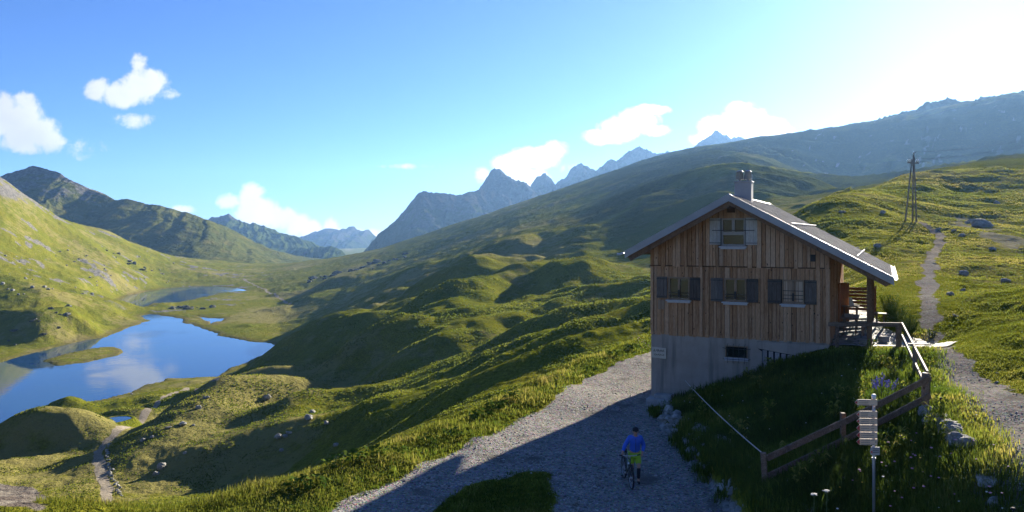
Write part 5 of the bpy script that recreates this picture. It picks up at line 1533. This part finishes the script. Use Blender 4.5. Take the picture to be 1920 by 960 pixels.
DOCK = leaf_material('broad green leaf', [(.0, (.03, .06, .012)), (.5, (.065, .12, .02)), (1.0, (.16, .20, .04))], .4)

def blades(name, x, y, h, w, mat, tone, label=None, lean=.45, per=1, spread=.06, kind='stuff', z=None, seed=3):
    rg = np.random.default_rng(seed)
    if per > 1:
        x = np.repeat(x, per) + rg.normal(0, spread, len(x) * per); y = np.repeat(y, per) + rg.normal(0, spread, len(y) * per)
        h = np.repeat(h, per) * rg.uniform(.6, 1.15, len(h) * per); w = np.repeat(w, per); tone = np.repeat(tone, per)
        if z is not None: z = np.repeat(z, per)
    n = len(x)
    if z is None: z = height(x, y)
    a = rg.uniform(0, 2 * np.pi, n); l = rg.normal(0, lean, n)
    cx, sx = np.cos(a), np.sin(a)
    V = np.empty((n, 5, 3), np.float32)
    bz = z - .02
    dx, dy = -sx * l * h, cx * l * h
    V[:, 0] = np.stack([x - cx * w / 2, y - sx * w / 2, bz], 1); V[:, 1] = np.stack([x + cx * w / 2, y + sx * w / 2, bz], 1)
    V[:, 2] = np.stack([x - cx * w * .4 + dx * .35, y - sx * w * .4 + dy * .35, z + h * .55], 1); V[:, 3] = np.stack([x + cx * w * .4 + dx * .35, y + sx * w * .4 + dy * .35, z + h * .55], 1)
    V[:, 4] = np.stack([x + dx, y + dy, z + h * (1 - .25 * np.abs(l))], 1)
    b = (np.arange(n) * 5)[:, None]
    Fc = np.concatenate([b + np.array([[0, 1, 3]]), b + np.array([[0, 3, 2]]), b + np.array([[2, 3, 4]])], 0)
    tn = np.clip(np.repeat(tone + rg.normal(0, .13, n), 5), 0, 1)
    o = mesh_obj(name, V.reshape(-1, 3), Fc, mat, attrs={'tone': tn})
    tag(o, kind=kind)
    return o

def grid_mask(name, x, y):
    u = x / y
    i = np.clip(np.searchsorted(V_AX, y), 0, len(V_AX) - 1); j = np.clip(np.searchsorted(U_AX, u), 0, len(U_AX) - 1)
    return ATTR[name].reshape(YY.shape)[i, j]
def scatter(n, umin, umax, ymin, ymax, seed):
    rg = np.random.default_rng(seed)
    u = rg.uniform(umin, umax, n); y = np.exp(rg.uniform(math.log(ymin), math.log(ymax), n))
    return u * y, y, rg

def clear_of_hut(x, y):
    if not ((np.min(x) > 19.5) | (np.max(x) < 13)):
        m = (x > 13) & (x < 20.5) & (y > 32) & (y < 47.5); on = np.zeros(x.shape, bool); on[m] = poly_dist(x[m], y[m], TERRACE) < .12
    else: on = np.zeros(x.shape, bool)
    lx = (x - HO.x) * HA.x + (y - HO.y) * HA.y; ly = (x - HO.x) * HD.x + (y - HO.y) * HD.y
    return ~on & ~((lx > -.05) & (lx < 7.85) & (ly > -.03) & (ly < 12.7))

def build_grass():
    # pasture left of the road crest and on the right slope
    x, y, rg = scatter(260000, -.75, .75, 13, 75, 5)
    ok = (grid_mask('road', x, y) < .25) & (grid_mask('path', x, y) < .3 * rg.random(len(x)) + .1) & (grid_mask('yard', x, y) < .3) & clear_of_hut(x, y)
    gsd = garden_side(x, y)
    ok &= ~((gsd > -.1) & (x < path_x(y) - .2) & (y < 37.5))
    x, y = x[ok], y[ok]
    dcr, sd = line_dist(x, y, [p[:2] for p in CREST])
    verge = np.exp(-(dcr / 1.6) ** 2) * (x < 12)
    nz = fbm(x / 2.2, y / 2.2, 3, 201) + .5
    nz2 = fbm(x / .9, y / .9, 2, 203) + .5
    keep = rg.random(len(x)) < np.clip(.35 + .9 * nz, .2, 1)
    x, y, verge, nz, nz2 = x[keep], y[keep], verge[keep], nz[keep], nz2[keep]
    right = (x > 9) & (garden_side(x, y) > 0)
    h = (.05 + .08 * nz2) * (1 + 1.2 * verge) * np.where(right, .85, 1.0)
    h *= rg.uniform(.6, 1.4, len(x))
    tone = np.clip(.45 + .4 * (nz - .5) + .38 * verge * (nz2 + .1) + np.where(right, .05, 0), 0, 1)
    w = np.clip(y * .0009, .012, .05)
    blades('grass', x, y, h, w, PASTURE, tone, lean=.75, per=2, spread=.05, seed=6)
    # tall lush grass on the bank between wall, hut and path, and the dark strip along the road
    x, y, rg = scatter(150000, .2, .66, 11, 38, 15)
    gsd = garden_side(x, y)
    ok = (gsd > .05) & (x < path_x(y) - .15 + rg.normal(0, .2, len(x))) & (y < 37.3) & clear_of_hut(x, y)
    x, y = x[ok], y[ok]
    nz = fbm(x / 1.4, y / 1.4, 3, 211) + .5
    near_path = np.maximum(np.exp(-((path_x(y) - x) / 1.2) ** 2), 1.5 * smooth(2.2, .3, poly_dist(x, y, TERRACE)))
    h = (.10 + .30 * nz) * rg.uniform(.6, 1.4, len(x)) * (1 - .5 * near_path)
    tone = np.clip(.40 + .6 * (fbm(x / 2.5, y / 2.5, 3, 213)) + .3 * near_path, 0, 1)
    blades('tall_grass', x, y, h, np.clip(y * .001, .014, .04), LUSHM, tone, lean=.6, per=1, seed=16)
    x, y, rg = scatter(60000, -.5, .3, 14, 60, 25)
    dd, sd = line_dist(x, y, ROAD_L)
    e = dd * sd
    isl_ = poly_dist(x, y, [(-2.9, 16), (-2.6, 22.3), (-1.6, 25.0), (0.2, 26.8), (1.0, 26.6), (1.2, 24.5), (.8, 21), (.3, 16)])
    ok = ((e > -.1) & (e < 1.1) & (rg.random(len(x)) < .8)) | (isl_ < .1)
    x, y, e = x[ok], y[ok], e[ok]
    nz = fbm(x / 1.6, y / 1.6, 3, 221) + .5
    h = np.where((e > -.1) & (e < 1.1), .06 + .26 * nz ** 1.5, .06 + .10 * nz) * rg.uniform(.6, 1.3, len(x))
    blades('verge_grass', x, y, h, np.clip(y * .001, .016, .05), LUSHM, np.clip(.45 + .9 * (nz - .5), 0, 1), lean=.7, per=2, spread=.06, seed=26)
    # weeds hanging over the dry stone wall
    rg = np.random.default_rng(31)
    y = rg.uniform(18, 36.5, 2200); x = 6.32 + np.abs(rg.normal(0, .35, 2200)) * rg.choice([-.35, 1], 2200)
    k = fbm(y / 1.3, y * 0, 3, 231) > -.12
    x, y = x[k], y[k]
    blades('wall_weeds', x, y, rg.uniform(.12, .42, len(x)), np.full(len(x), .03), LUSHM, rg.uniform(.1, .7, len(x)), lean=.7, per=3, spread=.09, seed=36, z=height(x, y) + .05)
    # coarse tussocks out over the hummocks
    x, y, rg = scatter(150000, -.7, .2, 60, 260, 41)
    dcr, sd = line_dist(x, y, [p[:2] for p in CREST])
    ok = (dcr * sd > 6) & (grid_mask('path', x, y) < .2) & (grid_mask('yard', x, y) < .2) & (lake_d(x, y) > 1.0)
    x, y = x[ok], y[ok]
    nz = fbm(x / 5, y / 5, 4, 241) + .5
    keep = rg.random(len(x)) < smooth(.3, .75, nz); x, y, nz = x[keep], y[keep], nz[keep]
    blades('tussocks', x, y, (.05 + .16 * nz) * np.clip(y / 120, .7, 1.3), np.clip(y * .0018, .12, .4), PASTURE, np.clip(.25 + .5 * (fbm(x / 14, y / 14, 3, 243) + .3), 0, 1), lean=.35, seed=46)
    x, y, rg = scatter(110000, .33, .7, 60, 230, 51)
    ok = (grid_mask('path', x, y) < .2) & (grid_mask('scree', x, y) < .5); x, y = x[ok], y[ok]
    nz = fbm(x / 4, y / 4, 4, 251) + .5
    keep = rg.random(len(x)) < smooth(.0, .7, nz); x, y, nz = x[keep], y[keep], nz[keep]
    blades('tussocks', x, y, (.04 + .12 * nz) * np.clip(y / 120, .7, 1.4), np.clip(y * .0016, .1, .35), PASTURE, np.clip(.5 + .5 * (fbm(x / 12, y / 12, 3, 253) + .3), 0, 1), lean=.35, seed=56)
build_grass()

def build_gravel():
    x, y, rg = scatter(60000, -.5, .68, 13, 50, 61)
    ok = (grid_mask('road', x, y) + grid_mask('path', x, y) * (x > 8)) > rg.random(len(x)) * 1.2
    ok &= clear_of_hut(x, y)
    nz = fbm(x / 2.0, y / 2.0, 3, 261) + .5
    ok &= rg.random(len(x)) < smooth(.25, .75, nz) + .12
    x, y = x[ok], y[ok]; n = len(x)
    s = rg.uniform(.012, .032, n) * np.where(rg.random(n) < .05, 2.0, 1)
    z = height(x, y) + s * .2
    dirs = np.array([(1, 0, 0), (0, 1, 0), (-1, 0, 0), (0, -1, 0), (.2, .1, .62), (0, 0, -.5)], np.float32)
    a = rg.uniform(0, 6.28, n); c, sn = np.cos(a), np.sin(a)
    J = dirs[None] * (1 + rg.uniform(-.35, .35, (n, 6, 1)))
    V = np.empty((n, 6, 3), np.float32)
    V[..., 0] = x[:, None] + s[:, None] * 1.25 * (J[..., 0] * c[:, None] - J[..., 1] * sn[:, None])
    V[..., 1] = y[:, None] + s[:, None] * (J[..., 0] * sn[:, None] + J[..., 1] * c[:, None])
    V[..., 2] = z[:, None] + s[:, None] * J[..., 2]
    f = np.array([(0, 1, 4), (1, 2, 4), (2, 3, 4), (3, 0, 4), (1, 0, 5), (2, 1, 5), (3, 2, 5), (0, 3, 5)])
    Fc = (np.arange(n)[:, None, None] * 6 + f[None]).reshape(-1, 3)
    T = NT('loose gravel stones'); col = T.ramp(T.attr('tone'), [(0, (.09, .088, .08)), (.5, (.25, .245, .23)), (1, (.48, .47, .45))])
    o = mesh_obj('gravel', V.reshape(-1, 3), Fc, T.done(col, .85), attrs={'tone': np.repeat(rg.random(n), 6)})
    tag(o, kind='stuff')
build_gravel()

def leafy(name, loc, n, L, Wd, hgt, spread, mat, label, cat, group=None, seed=1, stem=True, upright=.6, tone=(.2, .8)):
    """broad-leaved plant: bent leaves on short stems"""
    rr = random.Random(seed)
    root = empty(name, loc); tag(root, label, cat, group)
    vs = []; fs = []; tn = []
    st = MB()
    for k in range(n):
        a = rr.uniform(0, 6.28); r0 = spread * math.sqrt(rr.random()) * .6; z0 = hgt * rr.uniform(.15, .9)
        d = Vector((math.cos(a), math.sin(a), 0)); s = Vector((-d.y, d.x, 0))
        p = d * r0 + Vector((0, 0, z0))
        l = L * rr.uniform(.6, 1.2); w = Wd * rr.uniform(.7, 1.2)
        q1 = p + d * l * .45 + Vector((0, 0, l * .45 * upright)); q2 = p + d * l * .95 + Vector((0, 0, l * .2 * upright - .1 * l))
        b = len(vs)
        vs += [p, p + d * l * .2 - s * w * .35 + Vector((0, 0, .2 * l * upright)), p + d * l * .2 + s * w * .35 + Vector((0, 0, .2 * l * upright)), q1 - s * w * .5, q1 + s * w * .5, q2]
        fs += [(b, b + 2, b + 1), (b + 1, b + 2, b + 4, b + 3), (b + 3, b + 4, b + 5)]
        tn += [rr.uniform(*tone)] * 6
        if stem and k % 3 == 0: st.tube([(d.x * r0 * .3, d.y * r0 * .3, -.05), p], .006 + .004 * hgt, 4, False)
    o = mesh_obj('leaves', vs, fs, mat, root, attrs={'tone': tn})
    if stem and st.v:
        q = st.build('stem', mat, root); t = q.data.attributes.new('tone', 'FLOAT', 'POINT'); t.data.foreach_set('value', np.full(len(q.data.vertices), .4, np.float32))
    return root

def build_plants():
    rr = random.Random(23)
    for i, (px, py, Y, n, L) in enumerate([(890, 778, 33.6, 26, .34), (930, 752, 35.5, 30, .36), (955, 740, 37.0, 26, .32), (850, 822, 30.6, 18, .26), (912, 770, 34.4, 22, .30), (1150, 655, 50, 22, .4), (1185, 640, 53, 24, .45), (1110, 690, 45.2, 18, .34),
                                           (700, 872, 27.4, 30, .30), (660, 880, 26.8, 34, .30), (620, 892, 26.4, 26, .28), (740, 862, 28.0, 20, .26), (590, 930, 24.4, 28, .30), (560, 935, 24.2, 24, .30), (800, 835, 29.8, 18, .26)]):
        x = (px - 960) / F * Y
        leafy('broadleaf_plant', (x, Y, ground_z(x, Y)), n, L, L * .55, .34, .5, DOCK, 'clump of broad green leaves on the grassy verge along the gravel road', 'plant', 'broad leaved plants on the verge', 40 + i)
    for i, (u_, v_, n, L, h, sp, lab, tn) in enumerate([(18.35, 37.0, 260, .16, .95, .75, 'bright yellow green leafy bush beside the stone terrace', (.7, 1.0)), (18.7, 38.8, 240, .15, 1.0, .8, 'dull green bush behind the bright yellow one by the terrace', (.25, .6)), (19.5, 41.2, 220, .14, 1.1, .9, 'greyish green bush farthest back along the terrace edge', (.2, .55)), (19.0, 36.2, 90, .11, .4, .3, 'low dark green bush at the corner between terrace and path', (.05, .4))]):
        p = Vector((u_, v_, ground_z(u_, v_)))
        leafy('bush', p, n, L, L * .6, h, sp, DOCK, lab, 'bush', None, 80 + i, tone=tn)
    # tall weeds and thistles in the bank
    for i in range(34):
        y = rr.uniform(19, 35); x = rr.uniform(7.2, min(path_x(y) - .6, 15.2)); k_ = rr.random()
        if not clear_of_hut(np.array([x]), np.array([y]))[0]: continue
        leafy('tall_weed', (x, y, ground_z(x, y)), 36, .20 + .08 * k_, .08, rr.uniform(.45, .9), .2, LUSHM, 'tall leafy weed standing in the long grass of the bank below the hut', 'plant', 'tall weeds on the bank', 120 + i, upright=1.0, tone=(.4, 1.0))
    # flowers
    def heads(name, spots, size, col, kind=None, label=None, cat=None, hmin=.16, hmax=.42, per=1, spread=.2):
        mat = plain(name + ' petals', col, .7, .12, 30)
        vs = []; fs = []
        m = MB()
        for (x, y) in spots:
            for k in range(per):
                xx, yy_ = x + rr.gauss(0, spread) * (per > 1), y + rr.gauss(0, spread) * (per > 1)
                z = ground_z(x, y); h = rr.uniform(hmin, hmax)
                s = size * rr.uniform(.7, 1.3)
                m.lathe((xx + .02, yy_, z + h), [(s * .2, -s * .5), (s, -s * .1), (s * .9, s * .25), (s * .3, s * .45)], 6)
        o = m.build(name, mat); tag(o, label, cat, None, kind)
    pk = []; wh = []; ye = []
    for k in range(70):
        y = rr.uniform(14.5, 20.5); x = rr.uniform(7.6, 11.2)
        if x < path_x(y) - .3: pk.append((x, y))
    for k in range(60):
        y = rr.uniform(14, 34); x = rr.uniform(7.2, min(path_x(y) - .3, 15))
        (wh if k % 2 else ye).append((x, y))
    pk += [(rr.uniform(8.3, 9.2), rr.uniform(53, 56)) for _ in range(26)]
    heads('pink_flowers', pk, .028, (.55, .25, .38), 'stuff'); heads('white_flowers', wh, .024, (.75, .75, .7), 'stuff'); heads('yellow_flowers', ye, .022, (.7, .5, .04), 'stuff')
    def umbel(x, y, label):
        z = ground_z(x, y); root = empty('umbel_plant', (x, y, z)); tag(root, label, 'plant', 'white umbel flowers')
        m = MB(); m.tube([(0, 0, -.05), (.02, 0, .62)], .01, 5); m2 = MB()
        for k in range(22):
            a = rr.uniform(0, 6.28); r = .085 * math.sqrt(rr.random()); p = (.02 + r * math.cos(a), r * math.sin(a), .74 - r * .25)
            m.tube([(.02, 0, .62), p], .003, 3, False); m2.lathe(p, [(.008, -.01), (.02, .0), (.018, .01), (.004, .014)], 6)
        m.build('stem', plain('umbel stem', (.08, .13, .03), .7), root); m2.build('umbel', plain('umbel white', (.46, .46, .41), .7), root)
    umbel((1525 - 960) / F * 18.6, 18.6, 'white flower umbel left of the other in the grass below the fence')
    umbel((1549 - 960) / F * 18.6, 18.6, 'white flower umbel right of the other in the grass below the fence')
    x, y = (1655 - 960) / F * 24.2, 24.2; z = ground_z(x, y)
    root = empty('monkshood', (x, y, z)); tag(root, 'clump of upright blue violet flower spikes behind the fence near the signpost', 'plant')
    sm_, fm_ = plain('monkshood stem', (.06, .10, .03), .7), plain('monkshood violet', (.20, .17, .50), .7)
    for k in range(11):
        m = MB(); m2 = MB()
        a, b = rr.gauss(0, .22), rr.gauss(0, .2); h = rr.uniform(.6, 1.0)
        m.tube([(a * .5, b * .5, 0), (a, b, h)], .008, 4, False)
        for j in range(10):
            t = h * (.62 + .36 * j / 12); m2.lathe((a * t / h + rr.gauss(0, .02), b * t / h + rr.gauss(0, .02), t), [(.008, -.02), (.020, 0), (.016, .02), (.004, .03)], 5)
        q = m2.build('flower_spike', fm_, root); m.build('stem', sm_, q)
build_plants()
# ------------------------------------------------------------------ the air between here and the far ranges
def build_haze():
    m = MB(); m.box((0, 2900, 165), (9000, 5900, 560))
    T = NT('mountain air'); T.nt.nodes.remove(T.bsdf)
    v = T.n('ShaderNodeVolumePrincipled')
    v.inputs['Color'].default_value = (.28, .54, 1.0, 1)
    v.inputs['Density'].default_value = HAZE_DENSITY
    v.inputs['Anisotropy'].default_value = 0.45
    T.l(v.outputs[0], T.out.inputs['Volume'])
    o = m.build('haze', T.mat)
    tag(o, kind='stuff')
HAZE_DENSITY = 6e-5
build_haze()
